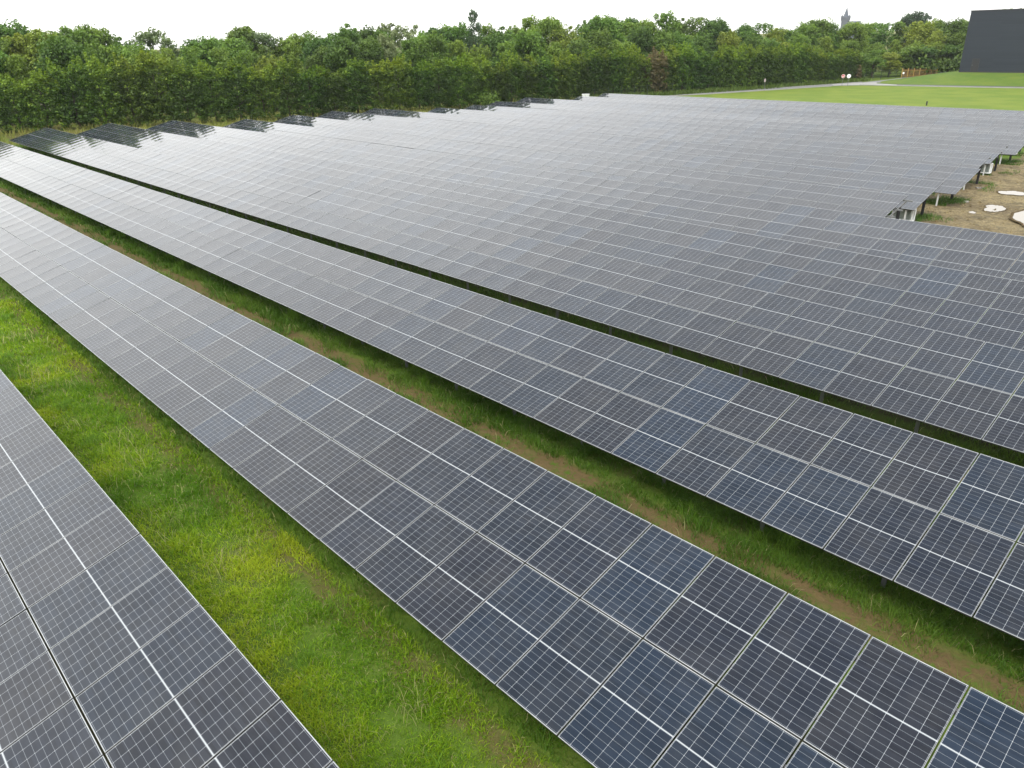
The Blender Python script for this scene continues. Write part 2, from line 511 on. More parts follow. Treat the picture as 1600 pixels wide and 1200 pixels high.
gx = np.concatenate([[-3000, -1500, -700, -350, -220], np.arange(-160, 61, 2.0), [90, 150, 300, 700, 1500, 3000]])
gy = np.concatenate([[-3000, -1200, -400, -120], np.arange(-40, 261, 1.0), [300, 400, 600, 900, 1500, 3000]])
sheet('ground', gx, gy, ground, MAT['ground'])

def poly_sheet(name, pts, z, mat, n_sub=0):
    me = mesh(name, [(x, y, z) for x, y in pts], [tuple(range(len(pts)))], mat)
    return tag(link(name, me), kind='structure')

def strip(name, pts, width, z, mat, zf=None):
    pts = [Vector((x, y)) for x, y in pts]
    v, f = [], []
    for i, p in enumerate(pts):
        d = (pts[min(i+1, len(pts)-1)] - pts[max(i-1, 0)]).normalized()
        n = Vector((-d.y, d.x))
        for s in (-1, 1):
            q = p + n * s * width / 2
            v.append((q.x, q.y, z if zf is None else zf(q.x, q.y)))
    for i in range(len(pts) - 1):
        f.append((2*i, 2*i+2, 2*i+3, 2*i+1))
    return tag(link(name, mesh(name, v, f, mat)), kind='structure')

# far lawn, service road and the cross road with its kerb
ZF = -0.60
poly_sheet('lawn', [(-79, 104), (-60, 100), (20, 100), (60, 100), (60, 152.5), (-36, 148.6), (-50, 147.4), (-63, 146.6), (-66.5, 140.0), (-75.2, 114.8)], ZF + 0.012, MAT['lawn'])
strip('road', [(-90, 92), (-84.2, 101), (-76.3, 115.7), (-67.6, 142.5), (-64.6, 154), (-63.6, 165), (-64, 178), (-66, 200)], 3.0, ZF + 0.016, MAT['asphalt'])
strip('cross_road', [(-66.6, 148.2), (-63, 149.2), (-50, 149.8), (-36, 151.4), (0, 156), (60, 163)], 3.6, ZF + 0.020, MAT['asphalt_dark'])
poly_sheet('road_apron', [(-68.4, 147.0), (-66.2, 143.5), (-63.0, 146.4), (-56.5, 147.6), (-58, 150.6), (-62.3, 152.5), (-64.0, 156.5), (-66.6, 153)], ZF + 0.028, MAT['concrete'])
kb = MB()
kp = [(-63, 146.9), (-50, 147.7), (-36, 149.2), (0, 153.8), (60, 161)]
for a, c in zip(kp[:-1], kp[1:]):
    kb.bar((a[0], a[1], ZF + 0.05), (c[0], c[1], ZF + 0.05), 0.35, 0.14)
tag(kb.build('kerb', MAT['concrete']), kind='structure')
kb = MB()
kp = [(-88.6, 91.2), (-82.7, 100.2), (-74.7, 115.1), (-66.0, 142.0)]
for a, c in zip(kp[:-1], kp[1:]):
    kb.bar((a[0], a[1], ZF + 0.05), (c[0], c[1], ZF + 0.05), 0.3, 0.12)
kp = [(-91.5, 93.0), (-85.8, 102.0), (-77.9, 116.4), (-69.2, 143.2), (-66.2, 155)]
for a, c in zip(kp[:-1], kp[1:]):
    kb.bar((a[0], a[1], ZF + 0.05), (c[0], c[1], ZF + 0.05), 0.3, 0.12)
tag(kb.build('kerb', MAT['concrete']), kind='structure')

def bank_z(x, y):
    def ss(a, b, v):
        q = np.clip((v - a) / (b - a), 0, 1); return q * q * (3 - 2 * q)
    return ZF - 0.05 + 1.47 * ss(152.0 + (np.asarray(x) + 66) * 0.10, 166.5, y) ** 0.8 * ss(-65.5, -53.5, x) ** 0.8
sheet('grass_bank', np.linspace(-66, 70, 90), np.linspace(151, 215, 60), bank_z, MAT['bank'])

# dirt yard at the eastern row ends
def dirt_z(x, y): return ground(x, y) + 0.012
dv, ycs = [], np.arange(32.8, 104.1, 0.5)
nxs = 24
for y in ycs:
    xl = -15.2 - 0.055 * (y - 38) + 1.6 * (float(vnoise(y * 0.5, 3.1, 5)) - 0.5) + 0.8 * (float(vnoise(y * 1.7, 9.1, 6)) - 0.5)
    for i in range(nxs):
        x = xl + (60 - xl) * (i / (nxs - 1)) ** 2
        dv.append((x, y, float(dirt_z(x, y)) + 0.004))
df = []
for j in range(len(ycs) - 1):
    for i in range(nxs - 1):
        a = j * nxs + i
        df.append((a, a + 1, a + 1 + nxs, a + nxs))
tag(link('dirt_yard', mesh('dirt_yard', dv, df, MAT['dirt'], smooth=True)), kind='structure')

mw, tw, bw = new_mat('muddy_water')
bw.inputs['Base Color'].default_value = (0.20, 0.17, 0.13, 1)
bw.inputs['Roughness'].default_value = 0.04
bw.inputs['IOR'].default_value = 1.33
MAT['water'] = mw
MAT['mud'] = simple('wet_mud', (0.075, 0.054, 0.026), 0.95, 0, 0.35, 3.0, 0.6)
MAT['mud'].node_tree.nodes['Principled BSDF'].inputs['Specular IOR Level'].default_value = 0.05
for cx, cy, ax, ay, rot, sd_ in ((-9.35, 45.4, 1.2, 3.4, 0.10, 1), (-11.8, 47.1, 0.62, 1.25, 0.25, 2), (-12.3, 52.2, 0.75, 0.95, 0.9, 3),
                                (-12.35, 45.2, 0.22, 0.35, 0.2, 4), (-13.6, 48.3, 0.18, 0.4, 0.5, 5), (-14.3, 52.9, 0.35, 0.35, 0.5, 6)):
    top_ = max(float(ground(cx + 1.3 * ax * math.cos(q) , cy + 1.3 * ay * math.sin(q))) for q in np.linspace(0, 6.28, 24))
    for nm, grow, lift, mt in (('mud', 1.12, 0.018, 'mud'), ('puddle', 1.0, 0.024, 'water')):
        pts = []
        for i in range(90):
            a = 2 * math.pi * i / 90
            r = 0.55 + 0.55 * float(vnoise(math.cos(a) * 1.35 + 10 * sd_, math.sin(a) * 1.35, sd_)) + 0.12 * (float(vnoise(math.cos(a) * 6 + 7 * sd_, math.sin(a) * 6, sd_ + 9)) - .5) + 0.05 * (float(vnoise(math.cos(a) * 17 + 5 * sd_, math.sin(a) * 17, sd_ + 19)) - .5)
            r = r * grow + (grow - 1) * .12
            x, y = ax * r * math.cos(a), ay * r * math.sin(a)
            pts.append((cx + x * math.cos(rot) - y * math.sin(rot), cy + x * math.sin(rot) + y * math.cos(rot)))
        zz = top_ + lift
        tag(link(nm, mesh(nm, [(x, y, zz) for x, y in pts], [tuple(range(90))], MAT[mt])), kind='structure')

# clods of earth on the yard
cl = MB(); rc = random.Random(12)
for i in range(900):
    y = rc.uniform(33.5, 62); x = -14.5 - 0.055 * (y - 38) + rc.random() ** 1.5 * 9
    s = rc.uniform(.025, .11) * (1.6 if rc.random() < .06 else 1); z = float(ground(x, y)) + 0.01
    vs = []
    for q in range(6):
        an = q * math.pi / 3 + rc.uniform(-.3, .3); vs.append((x + math.cos(an) * s * rc.uniform(.7, 1.3), y + math.sin(an) * s * rc.uniform(.7, 1.3), z - .01))
    vs += [(x + rc.uniform(-.4, .4) * s, y + rc.uniform(-.4, .4) * s, z + s * rc.uniform(.4, .9))]
    cl.add(vs, [(q, (q + 1) % 6, 6) for q in range(6)])
tag(cl.build('rubble', MAT['dirt']), 'loose clods of earth scattered over the tan dirt yard', 'rubble', kind='stuff')

# ------------------------------------------------------------------ solar arrays
def panel_arrays(nx, ny):
    """glass (slightly sagging) and frame of one panel; origin at its lower left corner"""
    fw, fs, ins = 0.0075, 0.004, 0.0035
    xs = np.linspace(ins, PW - ins, nx + 1); ys = np.linspace(ins, PL - ins, ny + 1)
    X, Y = np.meshgrid(xs, ys)
    sag = 0.0062 * (1 - (2 * X / PW - 1) ** 2) * (1 - 0.85 * (2 * Y / PL - 1) ** 4)
    V = np.stack([X, Y, -0.0012 - sag], -1).reshape(-1, 3)
    i = (np.arange(ny)[:, None] * (nx + 1) + np.arange(nx)[None, :]).ravel()
    F = np.stack([i, i + 1, i + nx + 2, i + nx + 1], -1)
    UV = V[F.ravel()][:, :2]
    mb = MB(); T = 0.035
    mb.box(0, PW, 0, fw, -.004, 0); mb.box(0, PW, PL - fw, PL, -.004, 0)
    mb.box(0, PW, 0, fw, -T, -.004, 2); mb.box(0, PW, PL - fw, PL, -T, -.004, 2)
    mb.box(0, fs, fw, PL - fw, -.003, 0); mb.box(PW - fs, PW, fw, PL - fw, -.003, 0)
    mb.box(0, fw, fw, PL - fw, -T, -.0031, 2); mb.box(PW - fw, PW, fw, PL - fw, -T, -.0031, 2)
    mb.add([(fw, fw, -0.030), (PW - fw, fw, -0.030), (PW - fw, PL - fw, -0.030), (fw, PL - fw, -0.030)], [(0, 3, 2, 1)], 1)
    return V, F, UV, np.array(mb.v), np.array(mb.f), np.array(mb.m)

gV, gF, gUV, fV, fF, fM = panel_arrays(6, 8)
GLASS_ME = mesh('panel_glass', gV, gF, MAT['glass'], uv=gUV, smooth=True, cols=np.zeros((len(gV), 3)))
FRAME_ME = mesh('panel_frame', fV, fF, [MAT['alu'], MAT['backsheet'], MAT['alu_shade']], fmat=fM)
# whole panel in one mesh for the rows farther back
wV = np.concatenate([gV, fV]); wF = np.concatenate([gF, fF + len(gV)])
wUV = np.concatenate([gUV, np.zeros((fF.size, 2))]); cM = np.concatenate([np.zeros(len(gF)), fM + 1]).astype(int)
cS = np.concatenate([np.ones(len(gF), bool), np.zeros(len(fF), bool)])
PANEL_ME = mesh('solar_panel', wV, wF, [MAT['glass'], MAT['alu'], MAT['backsheet'], MAT['alu_shade']], uv=wUV, fmat=cM, smooth=cS, cols=np.zeros((len(wV), 3)))
sV, sF, sUV, _, _, _ = panel_arrays(3, 4)
mV = np.concatenate([sV, fV]); mF = np.concatenate([sF, fF + len(sV)])
mUV = np.concatenate([sUV, np.zeros((fF.size, 2))]); mM = np.concatenate([np.zeros(len(sF)), fM + 1]).astype(int)
mS = np.concatenate([np.ones(len(sF), bool), np.zeros(len(fF), bool)])

def in_view(p, margin=0):
    d = Vector(p) - CAM
    z = d.dot(cF)
    if z < 0.5: return None
    x, y = 800 + 1172.5 * d.dot(cR) / z, 600 - 1172.5 * d.dot(cU) / z
    if -margin < x < 1600 + margin and -margin < y < 1200 + margin:
        return 1.0 / z ** 3
    return None

LABELS = [
    'nearest dark blue solar array, cropped by the lower corner beside the bright grass strip',
    'long solar array between the bright grass strip and the bare soil strip',
    'solar array between the bare soil strip and the narrow dark green gap',
    'solar array just past the narrow dark green gap, its far end reflecting the hedge',
    'second solar array past the narrow dark green gap, right behind the first one',
    'third solar array past the dark green gap, its edge bordering the tan dirt yard',
    'first of the solar arrays that stop at the tan dirt yard',
    'solar array with an inverter cabinet beside the rough grass, second at the dirt yard',
    'third solar array counted along the dirt yard, on a thin pale pole',
    'fourth solar array counted along the dirt yard, level with the small puddles',
    'fifth solar array counted along the dirt yard, with an inverter cabinet at its end',
    'sixth solar array counted along the dirt yard, on a dark post',
    'seventh solar array along the dirt yard, above the farthest inverter cabinet',
    'solar array third from the far lawn, pale under the sky glare',
    'solar array second from the far lawn, next to the small white cabinet',
    'farthest solar array, its back edge bordering the bright lawn']
ARR = 'parallel rows of tilted solar panels'
TWIST = [0, 0, 0.6, 1.0, 1.4, 1.8, 2.2, 2.2, 2.0, 1.5, 1.5, 1.5, 1.5, 1.5, 1.0, 0]   # added twist flattens the far ends so they mirror the dark hedge
def tilt_at(k, x):
    t = min(1, max(0, (24.0 - x) / 16.0)); t = t * t * (3 - 2 * t)
    return TILT - math.radians(TWIST[k]) * t
def on_table(k, x, s, lift=0.0):
    a = tilt_at(k, x)
    lz = (PL + GAP / 2) * (math.sin(TILT) - math.sin(a))
    return Vector((x, s * math.cos(a) - lift * math.sin(a), s * math.sin(a) + lz + lift * math.cos(a)))
def row(k):
    y0, xl, xr = ROWS[k]
    z0 = row_z(k, xl) ; z1 = row_z(k, xr)
    slope = math.atan2(z1 - z0, xr - xl)
    root = thing('solar_array', LABELS[k], 'solar array', (xl, y0, z0), ARR)
    root.rotation_euler = (0, -slope, 0)
    n = int(round((xr - xl) / (PW + GAP)))
    near = k < 3
    ct, st = math.cos(TILT), math.sin(TILT)
    root_M = Matrix.Translation((xl, y0, z0)) @ Matrix.Rotation(-slope, 4, 'Y')
    spots = []
    rg = random.Random(100 + k)
    lean = rg.gauss(0, 0.007) if k > 3 else 0.0
    waves = [rg.uniform(-1, 1) for _ in range(8)]
    for i in range(n):
        # each bay of panels leans a hair differently, as real tables do
        bay = math.sin(i * 0.31 + waves[0] * 3) * 0.0016 + math.sin(i * 0.113 + waves[1] * 3) * 0.002
        for j in range(2):
            x = GAP / 2 + i * (PW + GAP); s = j * (PL + GAP)
            r = (tilt_at(k, x) + lean + bay + rg.gauss(0, 0.0020), rg.gauss(0, 0.0020), 0)
            p_ = on_table(k, x, s, rg.uniform(0, 0.003))
            loc = (p_.x, p_.y, p_.z)
            c = root_M @ Vector((x + PW / 2, (s + PL / 2) * ct, (s + PL / 2) * st))
            a = in_view(c, 90)
            spots.append((a if a else 0.0, (c - CAM).length, loc, r))
    order = sorted(range(len(spots)), key=lambda q: (-spots[q][0], spots[q][1]))
    shown = set(q for q in order[:100] if spots[q][0] > 0 or spots[q][1] < 22)
    rest = []
    for q, (a, d, loc, r) in enumerate(spots):
        if q in shown:
            o = link('solar_panel', GLASS_ME if near else PANEL_ME, root, loc, r)
            if near: link('frame', FRAME_ME, o)
        else:
            rest.append((loc, r))
    if rest:
        V, F, UV, MM, SS, CC = [], [], [], [], [], []
        for q, (loc, r) in enumerate(rest):
            m = Matrix.Translation(loc) @ Matrix.Rotation(r[1], 4, 'Y') @ Matrix.Rotation(r[0], 4, 'X')
            A = np.array(m)
            V.append(mV @ A[:3, :3].T + A[:3, 3]); F.append(mF + q * len(mV)); UV.append(mUV); MM.append(mM); SS.append(mS)
            cc = np.zeros((len(mV), 3)); cc[:, 0] = rg.random(); CC.append(cc)
        me = mesh('solar_panels', np.concatenate(V), np.concatenate(F), [MAT['glass'], MAT['alu'], MAT['backsheet'], MAT['alu_shade']],
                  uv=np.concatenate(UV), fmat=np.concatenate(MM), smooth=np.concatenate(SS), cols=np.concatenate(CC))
        tag(link('solar_panels', me, root), kind='stuff')
    L = xr - xl
    # purlins under the panels
    for s in (0.38, 1.40, 2.16, 3.18):
        mb = MB()
        xs_ = [0.05, 6.0, 8.0, 10.0, 12.0, 14.0, 16.0, 18.0, 20.0, 22.0, 24.0, L - 0.05] if TWIST[k] else [0.05, L - 0.05]
        ring = []
        for xq in xs_:
            c = on_table(k, xq, s, -0.085)
            for (dy, dz) in ((-.025, -.035), (.025, -.035), (.025, .035), (-.025, .035)): ring.append((xq, c.y + dy, c.z + dz))
        nq = len(xs_)
        mb.add(ring, [(4*q+e_, 4*q+4+e_, 4*q+4+(e_+1) % 4, 4*q+(e_+1) % 4) for q in range(nq - 1) for e_ in range(4)] + [(3, 2, 1, 0), (4*nq-4, 4*nq-3, 4*nq-2, 4*nq-1)])
        mb.build('purlin', MAT['galv'], root)
    # posts and rafters; hidden ones in the middle of the far rows are left out
    step = 2 * (PW + GAP)
    npost = int(L / step)
    tops = []
    for i in range(npost + 1):
        x = L - 0.35 - i * step
        if x < 0.1: break
        wx = xl + x
        if k == 0:
            if i > 8: break
        elif k >= 4 and i > (7 if k < 6 else 4): break
        elif wx < -60: break
        yf = 0.80 if not (k >= 6 and i == 0) else 0.14; zf_ = yf * math.tan(TILT) - 0.13
        gz = float(ground(wx, y0 + yf)) - (root_M @ Vector((x, 0, 0))).z - 0.25
        mb = MB()
        mb.box(-0.035, 0.035, -0.004, 0.004, gz, zf_); mb.box(-0.035, -0.027, 0.004, 0.055, gz, zf_); mb.box(0.027, 0.035, 0.004, 0.055, gz, zf_)
        mb.build('front_post', MAT['galv_light'] if k >= 6 and i == 0 else MAT['galv'], root, (x, yf, 0))
        if i % 2 == 0:
            yr = 2.48; zr = yr * math.tan(TILT) - 0.13
            gz = float(ground(wx, y0 + yr)) - (root_M @ Vector((x, 0, 0))).z - 0.25
            mb = MB()
            mb.box(-0.05, 0.05, -0.075, -0.063, gz, zr); mb.box(-0.05, 0.05, 0.063, 0.075, gz, zr); mb.box(-0.006, 0.006, -0.063, 0.063, gz, zr)
            mb.build('rear_post', MAT['dark_steel'], root, (x, yr, 0))
            mb = MB()
            a = Vector((x, 0.25 * ct, 0.25 * st)) + Vector((0, st, -ct)) * 0.145
            c = Vector((x, 3.30 * ct, 3.30 * st)) + Vector((0, st, -ct)) * 0.145
            mb.bar(a, c, 0.05, 0.07)
            mb.build('rafter', MAT['galv'], root)
    if 7 <= k <= 12:      # black cable clip a panel's width in from the end
        s = 0.62
        mb = MB(); mb.box(-0.05, 0.05, -0.12, 0.12, 0.0, 0.05)
        mb.build('cable_clip', MAT['black'], root, (L - (PW + GAP) * 1.0, s * ct, s * st + 0.012), (TILT, 0, 0.5))
        mb = MB()
        for dx in (-0.1, 0.0, 0.12):
            mb.tube([(L - 1.6 + dx, 1.1, 0.05), (L - 1.5 + dx * 2, 1.3, -0.45), (L - 1.3 + dx * 3, 1.5, -0.3), (L - 0.6 + dx, 2.3, 0.35)], [0.018] * 4, 6)
        mb.build('cable', MAT['black'], root)
    return root
for k in range(len(ROWS)):
    row(k)

# inverter cabinets hung at the open ends of three arrays
def inverter(x, y, z, label, sc=1.0):
    r = thing('inverter_cabinet', label, 'inverter', (x, y, z), 'inverter cabinets at the dirt yard')
    mb = MB()
    a, d, h, t = 1.0 * sc, 0.40, 0.60 * sc, 0.035
    mb.box(-a, 0, d - t, d, 0, h); mb.box(-a, 0, 0, d - t, h - t, h); mb.box(-a, 0, 0, d - t, 0, t)
    mb.box(-a, -a + t, 0, d - t, t, h - t); mb.box(-.05, 0, 0.0, .05, t, h - t); mb.box(-.05, 0, d - t - .05, d - t, t, h - t)
    mb.build('hood', MAT['white'], r)
    mb = MB(); mb.box(-a + 0.08, -0.14, 0.12, d - t - 0.005, 0.06, h - 0.10)
    for i in range(5): mb.box(-a + 0.14, -0.20, 0.105, 0.12, 0.12 + i * 0.1 * sc, 0.15 + i * 0.1 * sc)
    mb.build('inverter_body', MAT['inverter'], r)
    mb = MB()
    mb.bar((-0.5, 0.3, 0.0), (-0.5, 0.3, -z + float(ground(x, y)) - 0.2), 0.09, 0.09)
    mb.build('pedestal', MAT['rust'] if sc > 1.01 else MAT['dark_steel'], r)
    mb = MB()
    for i in range(4):
        mb.tube([(-0.9 + 0.2 * i, 0.3, 0.02), (-0.75 + 0.13 * i, 0.32, -0.22), (-0.5, 0.3 + 0.02 * i, -0.5)], [0.02] * 3, 6)
    mb.build('cable', MAT['black'], r)
for k, lab, sc in ((7, 'white hooded inverter cabinet nearest the camera, at the dirt yard beside rough grass', 1.0),
                   (10, 'white hooded inverter cabinet on a rusty red pedestal, middle of the three', 1.04),
                   (12, 'white hooded inverter cabinet farthest up the dirt yard, past the puddles', 1.0)):
    xr = ROWS[k][2]
    inverter(xr - 0.05, ROWS[k][0] + 0.30, row_z(k, xr) - 0.66, lab, sc)

# small white cabinet beyond the far rows
r = thing('electrical_cabinet', 'small white electrical cabinet behind the far arrays, in front of the hedge', 'cabinet', (-79.6, 90.6, float(ground(-79.6, 90.6))))
mb = MB(); mb.box(-0.5, 0.5, -0.3, 0.3, 0.12, 1.22); mb.build('housing', MAT['white'], r, rot=(0, 0, 0.6))
mb = MB(); mb.box(-0.56, 0.56, -0.36, 0.36, 1.22, 1.30); mb.build('lid', MAT['white'], r, rot=(0, 0, 0.6))
mb = MB(); mb.box(-0.55, 0.55, -0.35, 0.35, -0.1, 0.12); mb.build('plinth', MAT['concrete'], r, rot=(0, 0, 0.6))
mb = MB(); mb.box(-0.006, 0.006, -0.312, -0.300, 0.2, 1.16); mb.build('door_seam', MAT['black'], r, rot=(0, 0, 0.6))

# ------------------------------------------------------------------ grass blades
MAT['blade'] = None
def blade_material():
    m, t, b = new_mat('grass_blades')
    at = t.nodes.new('ShaderNodeAttribute'); at.attribute_name = 'tint'
    t.links.new(at.outputs['Color'], b.inputs['Base Color'])
    b.inputs['Roughness'].default_value = 0.55
    b.inputs['Specular IOR Level'].default_value = 0.25
    tr = t.nodes.new('ShaderNodeBsdfTranslucent'); t.links.new(at.outputs['Color'], tr.inputs[0])
    mx = t.nodes.new('ShaderNodeMixShader'); mx.inputs[0].default_value = 0.42
    t.links.new(b.outputs[0], mx.inputs[1]); t.links.new(tr.outputs[0], mx.inputs[2])
    t.links.new(mx.outputs[0], t.nodes['Material Output'].inputs[0])
    return m
MAT['blade'] = blade_material()

def blades(name, X, Y, H, Wd, COLS, bend=1.15, zf=ground, label=None):
    n = len(X)
    Z = zf(X, Y) - 0.01
    a = RNG.uniform(0, 2 * np.pi, n); c, s = np.cos(a), np.sin(a)
    lean = RNG.uniform(0.15 if bend < 1 else 0.45, bend, n) * H
    la = RNG.uniform(0, 2 * np.pi, n)
    lx, ly = np.cos(la) * lean, np.sin(la) * lean
    P = np.zeros((n, 5, 3), np.float32)
    P[:, 0] = np.stack([X - c * Wd / 2, Y - s * Wd / 2, Z], -1)
    P[:, 1] = np.stack([X + c * Wd / 2, Y + s * Wd / 2, Z], -1)
    mz = Z + H * 0.55
    P[:, 2] = np.stack([X + c * Wd * .38 + lx * .35, Y + s * Wd * .38 + ly * .35, mz], -1)
    P[:, 3] = np.stack([X - c * Wd * .38 + lx * .35, Y - s * Wd * .38 + ly * .35, mz], -1)
    P[:, 4] = np.stack([X + lx, Y + ly, Z + H * np.clip(1 - 0.45 * (lean / H) ** 2, 0.5, 1)], -1)
    b = (np.arange(n) * 5)[:, None]
    f3 = np.concatenate([b + [[0, 1, 2]], b + [[0, 2, 3]], b + [[3, 2, 4]]]).astype(np.int32)
    cols = np.repeat(COLS, 5, axis=0)
    me = mesh(name, P.reshape(-1, 3), f3, MAT['blade'], cols=cols)
    o = link(name, me)
    return tag(o, label, 'grass', kind='stuff')

def scatter(x0, x1, y0, y1, dens, near=10.0, lo=60, width=0.009, h=(0.05, 0.17), seed=0, soil=(), palette='lush', wscale=1.0):
    Xs, Ys = [], []
    x = x1
    while x > x0:
        dx = 1.0
        d = math.sqrt((x - .5) ** 2 + ((y0 + y1) / 2) ** 2 + 70)
        q = max(lo, dens * min(1, (near / d)) ** 1.6)
        n = int(q * dx * (y1 - y0))
        Xs.append(RNG.uniform(x - dx, x, n)); Ys.append(RNG.uniform(y0, y1, n)); x -= dx
    X = np.concatenate(Xs); Y = np.concatenate(Ys)
    cl = vnoise(X * 2.3, Y * 2.3, seed); c2 = vnoise(X * 0.7, Y * 0.7, seed + 1); c3 = vnoise(X * 6.1, Y * 6.1, seed + 2)
    keep = RNG.random(len(X)) < np.clip(0.45 + 1.3 * (cl * .6 + c3 * .4 - 0.22), 0.30, 1)
    bare = vnoise(X * 0.9 + 3, Y * 1.5, seed + 7)
    keep &= RNG.random(len(X)) > 0.6 * np.clip((bare - 0.66) / 0.2, 0, 1)
    for yc, wd, amt in soil:
        dd = np.abs(Y - yc + (vnoise(X * .8, Y * .8, seed + 4) - .5) * 0.7)
        keep &= RNG.random(len(X)) > amt * np.clip((wd + .2 - dd) / .25, 0, 1) * np.clip(.6 + 1.6 * (vnoise(X * 1.3, Y * 1.3, seed + 21) - .25), .45, 1)
    X, Y, cl, c2, c3 = X[keep], Y[keep], cl[keep], c2[keep], c3[keep]
    n = len(X)
    d = np.sqrt(X ** 2 + Y ** 2 + 70)
    ws = np.maximum(1, d / near) ** 0.85 * wscale
    H = (h[0] + (h[1] - h[0]) * np.clip(cl * .8 + c3 * .5 - .15, 0, 1) * RNG.uniform(.5, 1.2, n)) * np.sqrt(np.minimum(ws, 2.2))
    Wd = width * RNG.uniform(.6, 1.3, n) * ws
    r = RNG.random(n)
    g0 = np.array([0.095, 0.220, 0.006]); g1 = np.array([0.235, 0.380, 0.008]); g2 = np.array([0.400, 0.480, 0.020]); dry = np.array([0.42, 0.38, 0.18])
    if palette == 'dark':  # darker greens put the shade under the tables into the blade colour
        g0, g1, g2 = g0 * .6, np.array([0.080, 0.175, 0.014]), np.array([0.140, 0.235, 0.024])
    if palette == 'rough':
        g0, g1, g2 = np.array([0.06, 0.10, 0.012]), np.array([0.13, 0.16, 0.025]), np.array([0.24, 0.23, 0.06])
    tt = np.clip(c2 * 1.3 - .25 + (r - .5) * .7, 0, 1)[:, None]
    C = np.where(tt < .5, g0 + (g1 - g0) * tt * 2, g1 + (g2 - g1) * (tt - .5) * 2)
    dm = RNG.random(n) < (0.05 if palette != 'dark' else 0.02)
    C[dm] = dry
    C *= RNG.uniform(.75, 1.2, n)[:, None]
    return X, Y, H, Wd, C

blades('grass', *scatter(-64, 3.5, 2.0, 5.0, 4200, soil=((4.70, .10, .6),), seed=3, h=(.04, .17)), label='bright green grass between the two nearest arrays')
blades('grass', *scatter(-64, 4.5, 5.0, 7.6, 1500, seed=3, h=(.08, .26), palette='dark'), label='dark grass growing under the edge of the second array')
blades('grass', *scatter(-94, 4.5, 9.6, 13.0, 2400, soil=((10.47, .24, .97),), seed=11, h=(.07, .30), palette='dark', near=12), label='dark green grass beyond the bare soil strip')
blades('grass', *scatter(-90, 4.5, 16.2, 19.8, 650, seed=17, h=(.10, .30), palette='dark', near=14), label='grass in the narrow dark gap between arrays')
# taller tussocks with seed heads
def tussocks(name, spots, label, palette='lush'):
    X, Y, H, Wd, C = [], [], [], [], []
    for (x, y, hh, n, rad) in spots:
        X.append(x + RNG.normal(0, rad, n)); Y.append(y + RNG.normal(0, rad, n))
        H.append(hh * RNG.uniform(.5, 1.1, n)); Wd.append(np.full(n, 0.008 * max(1, math.hypot(x, y) / 14)))
        base = {'lush': (0.16, 0.30, 0.03), 'dry': (0.42, 0.40, 0.17), 'rough': (0.16, 0.18, 0.035)}[palette]
        C.append(np.array(base) * RNG.uniform(.6, 1.3, n)[:, None])
    return blades(name, np.concatenate(X), np.concatenate(Y), np.concatenate(H), np.concatenate(Wd), np.concatenate(C), bend=0.9, label=label)
tussocks('grass_tussocks', [(-3.0 + RNG.normal(0, .5) - 1.9 * i * RNG.uniform(.6, 1.3), 11.2 + RNG.uniform(-.3, .9), RNG.uniform(.3, .6), 90, .10) for i in range(26)], 'tall green grass tufts along the bare soil strip')
tussocks('seed_heads', [(-30 + RNG.uniform(-18, 24), RNG.uniform(3.0, 4.4), RNG.uniform(.3, .5), 14, .22) for i in range(70)], 'pale seeding grass stalks in the bright grass strip', 'dry')
tussocks('grass_tussocks', [(-4 - 34 * RNG.random() ** 1.3, RNG.uniform(2.8, 4.5), RNG.uniform(.16, .30), 120, .16) for i in range(60)], 'lush grass tufts standing in the bright grass strip')
# rough growth at the western row ends
sx, sy = [], []
for i in range(6500):
    t_ = RNG.random(); y = 16 + 82 * t_
    xe = np.interp(y, [16, 31, 36, 55, 58, 80, 85, 98], [-93, -90, -85, -85, -81, -83, -79, -79])
    hx_ = np.interp(y, [8, 24, 33, 40, 46, 56, 64, 76, 88, 109], [-102, -98.5, -95.5, -92.5, -90.5, -88, -86.3, -83.5, -82.8, -81.8])
    sx.append(RNG.uniform(hx_ - .5, xe + 3.5)); sy.append(y)
sx, sy = np.array(sx), np.array(sy)
cn = vnoise(sx * .5, sy * .5, 31)
hh = (0.25 + 0.75 * cn) * RNG.uniform(.5, 1.2, len(sx))
pal = np.array([0.15, 0.20, 0.03])[None] * (1 - cn[:, None]) + np.array([0.30, 0.28, 0.075])[None] * cn[:, None]
blades('tall_grass', sx, sy, hh, np.full(len(sx), .07), pal * RNG.uniform(.6, 1.3, len(sx))[:, None], bend=.7, label='rough yellow-green grass between the row ends and the hedge')
sx = RNG.uniform(0, 1, 5200); sy = RNG.uniform(92, 160, 5200)
bx = np.interp(sy, [88, 100, 109, 128.5, 148, 162], [-82, -83.3, -81, -75, -70.2, -68.2])
sx = bx + sx * 1.8
blades('tall_grass', sx, sy, RNG.uniform(.3, 1.0, 5200), np.full(5200, .09), np.array([0.11, 0.17, 0.03])[None] * RNG.uniform(.6, 1.5, 5200)[:, None], bend=.7, label='weeds at the foot of the hedge beside the service road')
# tufts under the eastern row ends
X, Y, H, Wd, C = [], [], [], [], []
for k in range(6, 13):
    y0, _, xr = ROWS[k]
    n = 2600
    xx = xr - np.abs(RNG.normal(0, 2.2, n)) + 1.3 * RNG.random(n) ** 2; yy = y0 + RNG.uniform(0.2, 3.2, n)
    m = vnoise(xx * 1.1, yy * 1.1, k) > .36
    xx, yy = xx[m], yy[m]; n = len(xx)
    X.append(xx); Y.append(yy); H.append(RNG.uniform(.05, .30, n)); Wd.append(np.full(n, .026)); C.append(np.array([0.07, 0.15, 0.015])[None] * RNG.uniform(.6, 1.4, n)[:, None])
blades('grass_patches', np.concatenate(X), np.concatenate(Y), np.concatenate(H), np.concatenate(Wd), np.concatenate(C), label='green grass patches under the array ends at the dirt yard')

